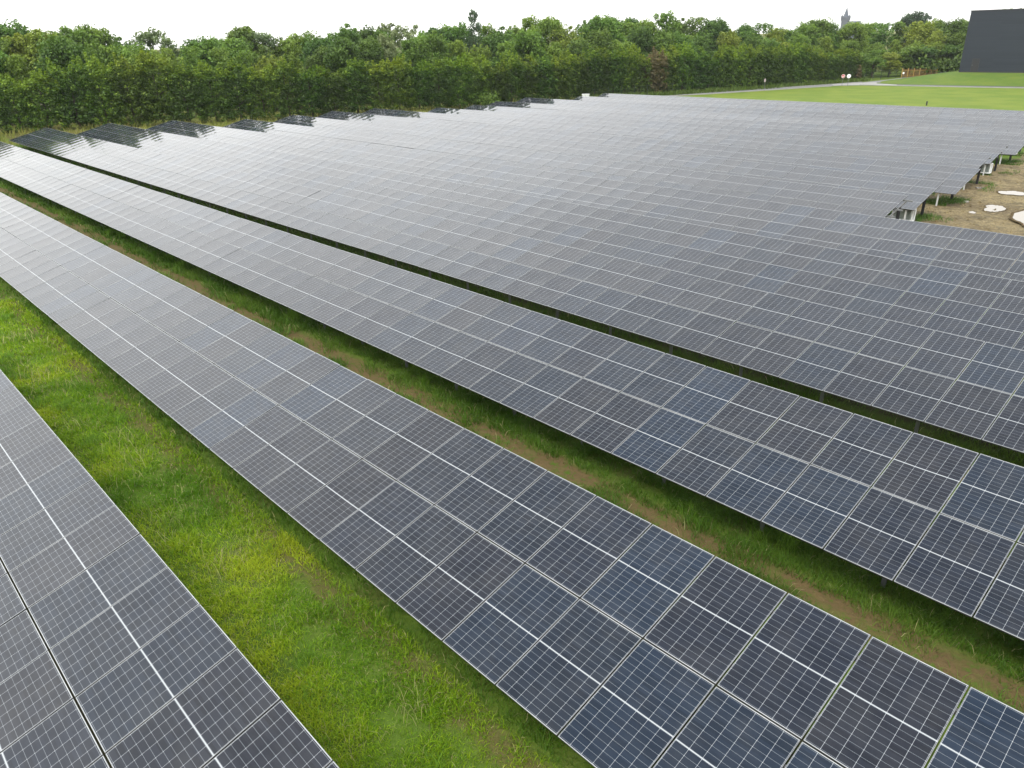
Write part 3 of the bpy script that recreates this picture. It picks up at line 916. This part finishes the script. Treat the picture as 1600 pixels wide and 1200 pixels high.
# ------------------------------------------------------------------ trees
def leaf_cloud(centres, radii, vals, per, size, seed, flat=1.0, up=0.25):
    """many small leaf-clump faces spread round clump centres"""
    g = np.random.default_rng(seed)
    n = len(centres) * per
    ci = np.repeat(np.arange(len(centres)), per)
    d = g.normal(size=(n, 3)); d /= np.linalg.norm(d, axis=1)[:, None]
    rr = radii[ci] * g.uniform(0.35, 1.0, n) ** 0.5
    d[:, 2] *= flat
    p = centres[ci] + d * rr[:, None]
    nrm = d + g.normal(size=(n, 3)) * 0.75; nrm[:, 2] += up
    nrm /= np.linalg.norm(nrm, axis=1)[:, None]
    a = g.normal(size=(n, 3)); u = np.cross(nrm, a); u /= np.linalg.norm(u, axis=1)[:, None]
    v = np.cross(nrm, u)
    s = size * g.uniform(0.55, 1.25, n)[:, None]
    asp = g.uniform(0.5, 0.85, n)[:, None]
    q = np.stack([p - u * s, p - v * s * asp + nrm * s * .15, p + u * s, p + v * s * asp + nrm * s * .15], 1) 
    f = np.arange(n * 4).reshape(n, 4)
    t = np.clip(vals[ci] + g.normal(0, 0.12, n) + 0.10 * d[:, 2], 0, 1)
    c = np.repeat(np.stack([t, t, t], -1), 4, axis=0)
    return q.reshape(-1, 3), f, c

def trunk_mesh(h, r, seed, spread, top=0.72, limbs=6):
    g = random.Random(seed); mb = MB()
    pts = [(0, 0, -0.3), (g.uniform(-.1, .1), g.uniform(-.1, .1), h * .3), (g.uniform(-.2, .2), g.uniform(-.2, .2), h * top)]
    mb.tube(pts, [r, r * .75, r * .25], 7)
    for i in range(limbs):
        a = 2 * math.pi * i / limbs + g.uniform(-.3, .3); z = h * g.uniform(.22, .55); L = spread * g.uniform(.45, .8)
        b = Vector((0, 0, z)); e = b + Vector((math.cos(a) * L, math.sin(a) * L, L * g.uniform(.5, 1.1)))
        mb.tube([b, b.lerp(e, .5) + Vector((0, 0, .12 * L)), e], [r * .45, r * .3, r * .1], 5)
    return mesh('trunk', mb.v, mb.f, MAT['bark'])

def crown_tree(seed, h, wd, style):
    g = np.random.default_rng(seed)
    C, R, Vv = [], [], []
    lobes = []
    if style == 'round':
        for i in range(20):
            a = g.uniform(0, 2 * np.pi); r = wd * .5 * g.uniform(.15, .80); z = h * g.uniform(.24, .88)
            k = 1 - abs(z / h - .5) * 1.05
            lobes.append((math.cos(a) * r * k, math.sin(a) * r * k, z, wd * g.uniform(.17, .27)))
        lobes.append((g.uniform(-.4, .4), g.uniform(-.4, .4), h * .87, wd * .17))
    elif style == 'airy':
        for i in range(24):
            a = g.uniform(0, 2 * np.pi); r = wd * .5 * g.uniform(.1, .88); z = h * g.uniform(.22, .95)
            k = max(.25, 1 - abs(z / h - .45) * 1.3)
            lobes.append((math.cos(a) * r * k, math.sin(a) * r * k, z, wd * g.uniform(.11, .19)))
    elif style == 'spire':
        for i in range(14):
            z = h * (.12 + .84 * i / 13); k = wd * .5 * (1 - (z / h) ** 2.2) + .35
            a = g.uniform(0, 2 * np.pi)
            lobes.append((math.cos(a) * k * .35, math.sin(a) * k * .35, z, k * .95 + .2))
    for (x, y, z, r) in lobes:
        lv = g.uniform(.3, .62)
        n = max(5, int(16 * (r / (wd * .2)) ** 2)) if style != 'spire' else 9
        n = min(n, 26)
        for i in range(n):
            d = g.normal(size=3); d /= np.linalg.norm(d)
            if d[2] < -.5: d[2] *= -.4
            rr = r * g.uniform(.55, 1.02)
            C.append((x + d[0] * rr, y + d[1] * rr, z + d[2] * rr * .85)); R.append(r * g.uniform(.26, .46))
            Vv.append(lv + g.uniform(-.16, .16) + .16 * d[2])
    # a few stray sprays that break the outline
    for i in range(10 if style != 'spire' else 4):
        x, y, z, r = lobes[g.integers(len(lobes))]
        C.append((x * 1.1 + g.normal() * .2, y * 1.1 + g.normal() * .2, min(h * .97, z + r * g.uniform(.6, .9)))); R.append(r * .22); Vv.append(.7)
    C, R, Vv = np.array(C), np.array(R), np.array(Vv)
    per = {'round': 36, 'airy': 24, 'spire': 36}[style]
    V, F, T = leaf_cloud(C, R, Vv, per, {'round': .150, 'airy': .14, 'spire': .14}[style] * (wd / 6.5) ** .5, seed + 5)
    return V, F, T

def hedge_tree(seed, h=7.0, wd=3.4, dp=2.6):
    g = np.random.default_rng(seed)
    C, R, Vv = [], [], []
    for i in range(235):
        t = g.random()
        x = g.uniform(-wd / 2, wd / 2)
        z = h * (0.05 + .92 * t ** .9) * (1 + .09 * math.sin(x * 2.1 + seed * 1.7))
        side = g.random()
        y = g.uniform(-dp / 2, dp / 2)
        if side < .62: y = (1 if g.random() < .5 else -1) * dp / 2 * g.uniform(.75, 1.05)
        taper = 1 - .25 * max(0, z / h - .8) / .2
        C.append((x * taper, y * taper, z)); R.append(g.uniform(.26, .5))
        zz = z / h
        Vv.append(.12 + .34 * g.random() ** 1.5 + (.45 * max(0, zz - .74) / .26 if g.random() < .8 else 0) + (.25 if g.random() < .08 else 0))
    for i in range(26):      # upright shoots along the top
        x = g.uniform(-wd / 2, wd / 2); y = g.uniform(-dp / 2, dp / 2) * .9
        hh = h * g.uniform(.95, 1.10) * (1 + .09 * math.sin(x * 2.1 + seed * 1.7))
        for q in range(3):
            C.append((x, y, hh - q * .28)); R.append(.10 + .07 * q); Vv.append(.68 + g.uniform(-.1, .25))
    return leaf_cloud(np.array(C), np.array(R), np.array(Vv), 32, .118, seed + 3, up=.15)

def crown_me(name, data, mat):
    V, F, T = data
    return mesh(name, V, F, mat, cols=T)

TREES = [  # (row, X, Y, height, kind)
    ('f',-105.7,280.7,14.4,5),('f',-64.5,226.0,12.7,1),('f',-62.8,231.6,12.9,0),('m',-110.9,20.5,9.7,1),('m',-108.2,23.5,8.9,2),
    ('m',-108.7,28.4,10.7,0),('m',-110.1,30.3,10.1,0),('m',-105.6,32.6,9.7,1),('m',-104.5,36.3,8.5,2),('m',-104.5,39.4,9.3,2),
    ('m',-106.1,43.3,9.2,1),('m',-104.6,46.4,8.9,1),('m',-102.7,49.0,8.4,1),('m',-102.9,52.3,8.1,2),('m',-101.8,55.4,9.3,1),
    ('m',-102.4,60.2,8.9,0),('m',-100.1,62.0,10.0,0),('m',-102.0,67.3,9.7,0),('m',-101.9,71.2,10.4,3),('m',-101.1,74.8,9.4,1),
    ('m',-99.4,77.7,10.6,0),('m',-99.1,82.5,9.2,2),('m',-94.6,82.6,8.7,2),('m',-94.1,88.0,8.6,1),('m',-95.1,94.0,10.4,1),
    ('m',-92.6,97.4,8.7,2),('m',-89.8,99.6,8.8,0),('m',-91.4,106.4,10.2,0),('m',-90.1,110.7,8.6,1),('m',-90.1,117.6,10.6,0),
    ('m',-87.9,120.5,9.9,1),('m',-86.7,125.6,9.3,1),('m',-86.5,131.4,9.8,0),('m',-84.4,136.9,9.7,2),('m',-83.8,143.8,9.0,0),
    ('m',-83.7,152.2,7.7,1),('m',-80.3,156.1,8.8,1),('m',-77.4,161.3,8.1,2),('m',-75.5,168.7,7.3,1),('m',-73.6,176.8,6.6,1),
    ('m',-73.0,185.1,7.0,2),('m',-69.6,186.9,6.8,2),('m',-66.4,190.7,8.7,2),('m',-63.7,192.9,8.0,0),('r',-74.8,163.3,4.3,0),
    ('r',-72.6,166.3,4.9,1),('r',-70.9,170.5,5.3,1),('r',-69.2,174.7,4.9,2),('r',-67.1,178.1,5.8,1),('r',-65.4,181.1,6.0,0),
    ('r',-64.1,185.8,6.6,2),('r',-61.7,186.1,5.8,0),('s',-126.4,22.0,12.0,0),('s',-123.6,23.9,12.3,1),('s',-128.3,27.0,12.6,0),
    ('s',-123.8,28.1,11.4,2),('s',-122.0,29.9,11.8,2),('s',-127.6,32.9,11.2,0),('s',-135.9,38.8,12.4,1),('s',-133.4,40.3,12.2,1),
    ('s',-132.0,43.1,10.8,0),('s',-122.3,41.7,9.5,1),('s',-127.0,46.0,11.3,3),('s',-122.0,46.6,10.8,3),('s',-119.2,49.1,10.2,0),
    ('s',-117.4,50.7,10.3,1),('s',-118.9,53.7,10.4,1),('s',-130.2,62.7,12.1,0),('s',-128.1,64.7,10.9,3),('s',-127.3,67.5,9.9,1),
    ('s',-126.4,71.2,10.7,1),('s',-116.3,68.6,9.9,0),('s',-117.1,73.6,12.0,0),('s',-121.3,79.0,11.3,0),('s',-122.1,82.7,11.2,1),
    ('s',-123.0,86.6,12.3,3),('s',-122.3,89.8,11.9,3),('s',-110.2,83.5,10.3,1),('s',-116.8,91.8,11.3,0),('s',-116.8,95.2,11.3,1),
    ('s',-113.6,96.0,11.5,1),('s',-108.4,94.0,13.4,4),('s',-111.5,99.9,11.4,1),('s',-105.4,97.8,11.1,0),('s',-115.4,110.6,11.5,1),
    ('s',-113.1,112.7,12.8,1),('s',-107.6,111.5,12.6,1),('s',-102.9,111.6,11.3,2),('s',-109.1,124.0,12.1,0),('s',-104.7,123.7,12.8,1),
    ('s',-107.6,132.0,12.1,1),('s',-106.6,135.2,12.4,0),('s',-102.1,134.6,11.9,1),('s',-100.1,138.3,13.1,1),('s',-101.1,144.7,12.2,0),
    ('s',-98.4,146.1,12.1,1),('s',-94.8,146.1,11.6,0),('s',-95.3,152.0,11.2,2),('s',-98.6,164.9,10.6,0),('s',-90.3,157.5,10.7,1),
    ('s',-89.1,161.7,9.9,2),('s',-92.8,174.5,9.6,1),('s',-88.4,173.1,10.5,1),('s',-89.3,180.3,11.4,0),('s',-87.0,184.0,10.7,1),
    ('s',-84.4,186.9,10.7,1),('s',-87.5,202.5,10.7,1),('s',-80.1,194.0,10.3,1),('s',-79.7,202.4,10.6,1),('s',-75.5,202.6,10.8,2),
    ('s',-75.6,213.0,10.7,1),('s',-70.9,210.1,10.6,0),('s',-69.2,214.1,10.8,1),
]
HEDGE = [  # (X, Y, height)
    (-106.0,-14.0,7.6),(-105.5,-11.1,7.5),(-105.0,-8.3,7.4),(-104.4,-5.4,7.3),(-103.9,-2.6,7.1),(-103.4,0.3,7.0),(-102.9,3.1,6.9),
    (-102.4,6.0,6.8),(-101.8,8.8,6.7),(-101.2,11.7,6.6),(-100.6,14.5,6.4),(-100.0,17.3,6.2),(-99.3,20.2,5.7),(-98.7,23.0,6.0),
    (-97.9,25.8,6.4),(-97.0,28.5,6.7),(-96.1,31.3,7.0),(-95.1,34.0,7.0),(-93.9,36.7,6.4),(-92.8,39.3,6.3),(-91.8,42.0,6.2),
    (-90.9,44.8,6.3),(-90.1,47.6,6.4),(-89.4,50.4,6.1),(-88.7,53.2,6.0),(-88.0,56.0,6.0),(-87.4,58.9,6.1),(-86.8,61.7,5.9),
    (-86.2,64.5,6.0),(-85.5,67.4,6.2),(-84.9,70.2,6.4),(-84.2,73.0,6.5),(-83.5,75.8,6.4),(-83.3,78.7,6.4),(-83.2,81.6,6.5),
    (-83.0,84.5,6.6),(-82.8,87.4,6.7),(-83.1,90.3,6.8),(-83.4,93.2,6.9),(-83.8,96.0,7.0),(-84.2,98.9,7.1),(-83.9,101.8,7.0),
    (-83.2,104.6,6.8),(-82.5,107.4,6.6),(-81.7,110.2,6.3),(-80.9,113.0,6.7),(-80.0,115.7,7.1),(-79.1,118.5,7.0),(-78.3,121.3,6.5),
    (-77.4,124.0,6.7),(-76.5,126.8,7.0),(-75.7,129.6,6.9),(-75.0,132.4,6.7),(-74.3,135.2,6.5),(-73.6,138.0,6.5),(-72.8,140.8,6.5),
    (-72.1,143.6,6.4),(-71.4,146.4,6.1),(-70.8,149.3,5.8),(-70.5,152.2,5.6),(-70.1,155.0,5.3),(-69.8,157.9,5.2),
]


WORDS = ['first','second','third','fourth','fifth','sixth','seventh','eighth','ninth','tenth','eleventh','twelfth','thirteenth','fourteenth','fifteenth','sixteenth','seventeenth','eighteenth','nineteenth']
TENS = {20:'twentieth',30:'thirtieth',40:'fortieth',50:'fiftieth',60:'sixtieth',70:'seventieth'}
def ordinal(n):
    if n < 20: return WORDS[n-1]
    if n % 10 == 0: return TENS[n]
    return {20:'twenty',30:'thirty',40:'forty',50:'fifty',60:'sixty',70:'seventy'}[n - n % 10] + '-' + WORDS[n % 10 - 1]

def screen_x(x, y, z):
    d = Vector((x, y, z)) - CAM
    zz = d.dot(cF)
    return 800 + 1172.5 * d.dot(cR) / zz if zz > 1 else -9999

def put_tree(name, label, loc, trunk, crown, sc, rz, group, cat='tree'):
    r = thing(name, label, cat, loc, group, rz)
    r.scale = sc
    if trunk: link('trunk', trunk, r)
    link('crown', crown, r)
    return r

H_TR = [trunk_mesh(7.0, .13, 40 + i, 1.6, .85, 4) for i in range(3)]
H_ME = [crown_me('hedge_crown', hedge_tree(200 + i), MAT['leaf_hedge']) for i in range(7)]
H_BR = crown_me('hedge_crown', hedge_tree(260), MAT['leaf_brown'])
rt = random.Random(5)
cnt = 0
for i, (x, y, h) in enumerate(HEDGE):
    j = min(i + 1, len(HEDGE) - 1); q = max(0, i - 1)
    ang = math.atan2(HEDGE[j][1] - HEDGE[q][1], HEDGE[j][0] - HEDGE[q][0])
    sx_ = screen_x(x, y, 3)
    if sx_ < -60: lab = 'clipped hedge tree at the cropped start of the tall hedge, outside the picture edge'
    else:
        cnt += 1
        lab = 'leafy clipped hedge tree, %s along the tall hedge from its left end' % ordinal(cnt)
    br = 1020 < sx_ < 1040
    gz = float(ground(x, y))
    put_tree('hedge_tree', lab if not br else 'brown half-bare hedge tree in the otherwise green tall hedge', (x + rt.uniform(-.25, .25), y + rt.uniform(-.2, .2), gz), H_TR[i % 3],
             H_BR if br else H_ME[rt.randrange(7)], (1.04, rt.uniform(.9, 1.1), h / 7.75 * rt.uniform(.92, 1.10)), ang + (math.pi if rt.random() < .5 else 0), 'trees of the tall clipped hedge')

T_TR = [trunk_mesh(10.0, .22, 60 + i, 3.0, .7, 7) for i in range(4)]
def protos(n, style, leaf, s0, wd=7.0):
    return [crown_me('tree_crown', crown_tree(s0 + i, 10.0, wd, style), MAT[leaf]) for i in range(n)]
T_ME = {0: protos(4, 'round', 'leaf0', 300), 1: protos(4, 'round', 'leaf1', 320) + protos(2, 'airy', 'leaf1', 340),
        2: protos(3, 'round', 'leaf2', 360) + protos(1, 'airy', 'leaf2', 365), 3: protos(3, 'airy', 'leaf3', 380), 4: protos(1, 'spire', 'leaf4', 400, 3.6), 5: protos(1, 'round', 'leaf4', 410)}
KIND = {0: 'dark green round tree', 1: 'mid green leafy tree', 2: 'yellow-green bushy tree', 3: 'grey-green airy tree', 4: 'dark slender pointed tree', 5: 'dark round tree'}
order = {}
for row_ in 'smrf':
    idx = sorted([i for i, t in enumerate(TREES) if t[0] == row_], key=lambda i: screen_x(TREES[i][1], TREES[i][2], 5))
    for n_, i in enumerate(idx): order[i] = n_ + 1
far_labels = ['lone dark round tree far off, rising above the wood near the church spire', 'leafy tree top peeking over the roof of the black building', 'second tree top showing over the roof of the black building']
for i, (row_, x, y, h, kd) in enumerate(TREES):
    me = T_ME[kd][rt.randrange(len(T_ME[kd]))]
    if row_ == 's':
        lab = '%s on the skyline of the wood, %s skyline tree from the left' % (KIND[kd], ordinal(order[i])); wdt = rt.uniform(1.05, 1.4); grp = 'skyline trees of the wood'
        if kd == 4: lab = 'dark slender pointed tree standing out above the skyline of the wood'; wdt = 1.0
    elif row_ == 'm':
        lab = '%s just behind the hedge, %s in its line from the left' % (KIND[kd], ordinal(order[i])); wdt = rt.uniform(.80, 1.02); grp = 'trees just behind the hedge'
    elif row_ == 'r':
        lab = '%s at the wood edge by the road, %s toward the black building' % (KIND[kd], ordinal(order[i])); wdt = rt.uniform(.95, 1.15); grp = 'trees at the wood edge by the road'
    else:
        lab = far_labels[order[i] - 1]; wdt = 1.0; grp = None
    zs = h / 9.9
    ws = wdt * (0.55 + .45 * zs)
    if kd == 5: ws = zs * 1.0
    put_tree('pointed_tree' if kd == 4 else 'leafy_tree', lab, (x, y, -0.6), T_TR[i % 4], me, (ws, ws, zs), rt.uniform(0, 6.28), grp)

# undergrowth that closes the foot of the wood
g = np.random.default_rng(77)
uc = []
for i in range(520):
    t_ = g.random(); y = -10 + 195 * t_
    bx = np.interp(y, [-14, 8, 24, 33, 40, 46, 56, 64, 76, 88, 109, 129, 148, 160, 190], [-106, -102, -98.5, -95.5, -92.5, -90.5, -88, -86.3, -83.5, -83, -82.5, -76, -71, -69.5, -66])
    uc.append((bx - g.uniform(4, 26), y + g.uniform(0, 8), g.uniform(-.2, 3.4)))
for i in range(90):
    uc.append((g.uniform(-68, -54), g.uniform(178, 205), g.uniform(-.2, 3.6)))
uc = np.array(uc)
V, F, T = leaf_cloud(uc, g.uniform(1.0, 2.2, len(uc)), g.uniform(.1, .5, len(uc)), 60, .32, 78)
o = link('undergrowth', mesh('undergrowth', V, F, MAT['leaf0'], cols=T)); tag(o, 'dense dark undergrowth filling the wood behind the hedge', 'undergrowth', kind='stuff')

# light green bush in front of the hedge, reddish bush near the signs
def bush(x, y, h, wd, leaf, label, seed):
    gg = np.random.default_rng(seed); n = 60
    d = gg.normal(size=(n, 3)); d /= np.linalg.norm(d, axis=1)[:, None]
    c = d * np.array([wd / 2, wd / 2, h * .45]) * gg.uniform(.4, .9, n)[:, None] + np.array([0, 0, h * .5])
    V, F, T = leaf_cloud(c, gg.uniform(.2, .4, n) * wd / 2.4, gg.uniform(.3, .8, n), 22, .14, seed + 1)
    r = thing('bush', label, 'bush', (x, y, float(ground(x, y))))
    link('leaves', mesh('leaves', V, F, MAT[leaf], cols=T), r)
    mb = MB()
    for i in range(5):
        a = i * 1.26; mb.tube([(0, 0, -.1), (math.cos(a) * wd * .15, math.sin(a) * wd * .15, h * .35), (math.cos(a) * wd * .3, math.sin(a) * wd * .3, h * .7)], [.05, .035, .015], 5)
    link('stem', mesh('stem', mb.v, mb.f, MAT['bark']), r)
bush(-82.0, 73.5, 2.9, 3.2, 'leaf1', 'bright green bush standing in front of the tall hedge by the row ends', 500)
bush(-68.6, 158.0, 3.2, 2.0, 'leaf_brown', 'reddish brown bush beside the service road behind the round signs', 510)

# ------------------------------------------------------------------ black building
def cladding():
    m, t, b = new_mat('dark_slate_cladding')
    g = t.nodes.new('ShaderNodeNewGeometry')
    sp = t.nodes.new('ShaderNodeSeparateXYZ'); t.links.new(g.outputs['Position'], sp.inputs[0])
    zz = math_(t, 'FRACT', math_(t, 'DIVIDE', sp.outputs[2], 0.52))
    ln = range_(t, zz, 0.0, 0.14, 0.0, 1.0)
    cb = t.nodes.new('ShaderNodeCombineXYZ')
    t.links.new(math_(t, 'FLOOR', math_(t, 'DIVIDE', sp.outputs[0], 6.0)), cb.inputs[0])
    t.links.new(math_(t, 'FLOOR', math_(t, 'DIVIDE', sp.outputs[2], 0.52)), cb.inputs[2])
    wn = t.nodes.new('ShaderNodeTexWhiteNoise'); t.links.new(cb.outputs[0], wn.inputs['Vector'])
    c = mixc(t, wn.outputs[0], (0.009, 0.015, 0.025), (0.013, 0.020, 0.031))
    c = mixc(t, ln, (0.009, 0.012, 0.017), c)
    t.links.new(c, b.inputs['Base Color'])
    b.inputs['Roughness'].default_value = 0.5
    bump_(t, b, ln, 0.4, 0.03)
    return m
MAT['cladding'] = cladding()
BZ = 0.78
r = thing('black_building', 'tall black metal clad building on the grass bank at the wood edge', 'building', (-53.4, 167.3, BZ))
mb = MB(); mb.box(0, 42, 0, 30, -1.5, 10.35); mb.build('wall', MAT['cladding'], r)
mb = MB(); mb.box(-0.06, 42.06, -0.06, 30.06, 10.35, 10.53); mb.build('roof', MAT['dark_steel'], r)
mb = MB(); mb.box(-0.03, 42.0, -0.03, 0.0, 0.0, 0.22); mb.build('plinth', MAT['dark_steel'], r)
mb = MB(); mb.box(2.0, 3.15, -0.05, 0.0, 0.22, 2.35); dr = mb.build('door', MAT['black'], r)
mb = MB(); mb.box(1.93, 3.22, -0.08, -0.051, 2.35, 2.42); mb.box(1.93, 2.0, -0.08, -0.051, .22, 2.35); mb.box(3.15, 3.22, -0.08, -0.051, .22, 2.35); mb.build('frame', MAT['dark_steel'], dr)
mb = MB(); mb.box(2.1, 2.14, -0.11, -0.051, 1.2, 1.36); mb.build('handle', MAT['galv'], dr)
mb = MB(); mb.box(10.2, 10.6, -0.35, -0.02, 8.15, 8.55); mb.box(10.36, 10.44, -0.02, 0.0, 8.0, 8.3); lf = mb.build('floodlight', MAT['galv'], r)
mb = MB(); mb.box(10.25, 10.55, -0.37, -0.351, 8.2, 8.5); mb.build('lens', MAT['white'], lf)

# ------------------------------------------------------------------ church spire far off
r = thing('church', 'distant grey church tower with a sharp pointed spire above the wood', 'church', (-208.4, 454.0, -1.0))
mb = MB(); mb.box(-1.9, 1.9, -1.9, 1.9, 0, 15.6); mb.build('tower', MAT['slate_stone'], r, rot=(0, 0, .35))
for sx_ in (-1, 1):
    for sy_ in (-1, 1):
        mb = MB(); c = Vector((sx_ * 1.9, sy_ * 1.9, 0)); mb.box(c.x - .42, c.x + .42, c.y - .42, c.y + .42, 14.0, 16.2)
        mb.add([(c.x-.42,c.y-.42,16.2),(c.x+.42,c.y-.42,16.2),(c.x+.42,c.y+.42,16.2),(c.x-.42,c.y+.42,16.2),(c.x,c.y,16.9)], [(0,1,4),(1,2,4),(2,3,4),(3,0,4)])
        mb.build('pinnacle', MAT['slate_stone'], r, rot=(0, 0, .35))
mb = MB(); b0 = []
for i in range(8):
    a = math.pi / 8 + i * math.pi / 4; b0.append((math.cos(a) * 1.55, math.sin(a) * 1.55, 15.6))
mb.add(b0 + [(0, 0, 20.9)], [(i, (i + 1) % 8, 8) for i in range(8)])
mb.tube([(0, 0, 20.4), (0, 0, 21.4)], [.06, .04], 5)
mb.build('spire', MAT['church_slate'], r, rot=(0, 0, .35))
mb = MB(); mb.box(1, 8, -2.4, 2.4, 0, 10.5); mb.add([(1,-2.6,10.5),(8.2,-2.6,10.5),(8.2,2.6,10.5),(1,2.6,10.5),(1,0,13.6),(8.2,0,13.6)], [(0,1,5,4),(2,3,4,5),(1,2,5),(0,4,3)])
mb.build('nave', MAT['church_slate'], r, rot=(0, 0, .6))

# ------------------------------------------------------------------ house roof glimpsed over the hedge
r = thing('house', 'house whose grey roof just shows over the hedge, left of the dark tree', 'house', (-138.0, 31.5, -0.6), rotz=1.2)
mb = MB(); mb.box(-4.2, 4.2, -3.2, 3.2, 0, 6.6); mb.build('wall', MAT['render'], r)
mb = MB(); mb.add([(-4.6,-3.6,6.5),(4.6,-3.6,6.5),(4.6,3.6,6.5),(-4.6,3.6,6.5),(-4.6,0,9.6),(4.6,0,9.6)], [(0,1,5,4),(2,3,4,5),(1,2,5),(0,4,3),(0,3,2,1)]); rf = mb.build('roof', MAT['roof_tile'], r)
mb = MB(); mb.box(2.2, 2.8, .3, .9, 8.5, 10.2); mb.build('chimney', MAT['render'], rf)

# ------------------------------------------------------------------ round road signs
def sign(x, y, h, dia, face, ring, label, yaw, wordy=None):
    r = thing('road_sign', label, 'sign', (x, y, -0.6), 'round road signs by the service road', yaw)
    mb = MB(); mb.tube([(0, 0, -.2), (0, 0, h)], [.032, .032], 8); mb.build('post', MAT['galv'], r)
    mb = MB(); mb.tube([(0, -.05, h - dia / 2), (0, -.035, h - dia / 2)], [dia / 2, dia / 2], 28); d = mb.build('disc', ring, r)
    if face is not None:
        mb = MB(); mb.tube([(0, -.056, h - dia / 2), (0, -.0505, h - dia / 2)], [dia * .36, dia * .36], 28); mb.build('face', face, d)
    return r, d
sign(-70.3, 126.1, 2.0, .56, None, MAT['faded'], 'faded pinkish round sign standing alone beside the service road', -.55)
_, d = sign(-64.7, 143.4, 2.0, .66, MAT['red'], MAT['faded'], 'red round sign, left one of the close pair at the road junction', .42)
mb = MB(); mb.bar((-.2, -.058, 1.5), (.2, -.058, 1.74), .008, .09); mb.build('mark', MAT['white'], d)
sign(-63.5, 143.0, 2.05, .68, None, MAT['white'], 'white round sign, right one of the close pair at the road junction', .42)
sign(-62.4, 164.6, 1.45, .36, None, MAT['white'], 'small white round sign in front of the ochre timber fence', .3)

# ------------------------------------------------------------------ fences
r = thing('timber_fence', 'ochre timber slatted fence beside the road below the black building', 'fence', (0, 0, 0))
fa, fb = Vector((-65.4, 171.5, -0.6)), Vector((-62.0, 181.0, -0.75))
mb = MB()
nn = 70
for i in range(nn):
    t_ = (i + .5) / nn; p = fa.lerp(fb, t_)
    mb.box(p.x - .012, p.x + .012, p.y - .048, p.y + .048, p.z + .08, p.z + 1.68 - .15 * t_)
mb.build('slat_panel', MAT['timber_dark'], r)
for i in range(7):
    t_ = i / 6; p = fa.lerp(fb, t_)
    mb = MB(); mb.box(.016, .136, -.06, .06, -.3, 1.85 - .15 * t_); mb.build('post', MAT['timber'], r, (p.x, p.y, p.z))
for zr in (.35, 1.35):
    mb = MB(); mb.bar(fa + Vector((.0145 + .03, 0, zr)), fb + Vector((.0145 + .03, 0, zr - .1)), .05, .08); mb.build('rail', MAT['timber'], r)

r = thing('wire_fence', 'dark green wire mesh fence along the foot of the tall hedge', 'fence', (0, 0, 0))
pts = [(-82.6, 96), (-80.4, 110), (-75.0, 130.3), (-70.3, 148.3), (-68.0, 160.5), (-66.3, 171)]
tot = []
for a, c in zip(pts[:-1], pts[1:]):
    n = int(math.hypot(c[0] - a[0], c[1] - a[1]) / 2.5)
    for i in range(n): tot.append((a[0] + (c[0] - a[0]) * i / n, a[1] + (c[1] - a[1]) * i / n))
tot.append(pts[-1])
mb = MB()
for a, c in zip(tot[:-1], tot[1:]):
    for z in (.05, .45, .85, 1.25, 1.65): mb.bar((a[0], a[1], -.6 + z), (c[0], c[1], -.6 + z), .012, .012)
    for i in range(12):
        x, y = a[0] + (c[0] - a[0]) * i / 12, a[1] + (c[1] - a[1]) * i / 12
        mb.bar((x + .012, y, -.55), (x + .012, y, 1.1), .008, .008)
mb.build('mesh_panel', MAT['mesh_green'], r)
for (x, y) in tot:
    mb = MB(); mb.box(-.03, .03, -.03, .03, -.2, 1.8); mb.build('post', MAT['mesh_green'], r, (x + .06, y, -.6))

# light damp air over the whole site
mh = bpy.data.materials.new('damp_air'); mh.use_nodes = True
th = mh.node_tree; th.nodes.clear()
ho = th.nodes.new('ShaderNodeOutputMaterial'); hv_ = th.nodes.new('ShaderNodeVolumePrincipled')
hv_.inputs['Color'].default_value = (0.93, 0.96, 1.0, 1); hv_.inputs['Density'].default_value = 0.00012; hv_.inputs['Anisotropy'].default_value = 0.0
th.links.new(hv_.outputs[0], ho.inputs['Volume'])
mb = MB(); mb.box(-700, 700, -150, 800, -3, 34)
tag(mb.build('haze', mh), kind='stuff')

# small post on the lawn
r = thing('marker_post', 'short dark marker post on the bright lawn behind the farthest array', 'post', (-38.5, 111.1, -0.6))
mb = MB(); mb.box(-.07, .07, -.07, .07, -.2, .46); mb.build('shaft', MAT['dark_steel'], r)
mb = MB(); mb.box(-.09, .09, -.09, .09, .46, .52); mb.build('cap', MAT['dark_steel'], r)
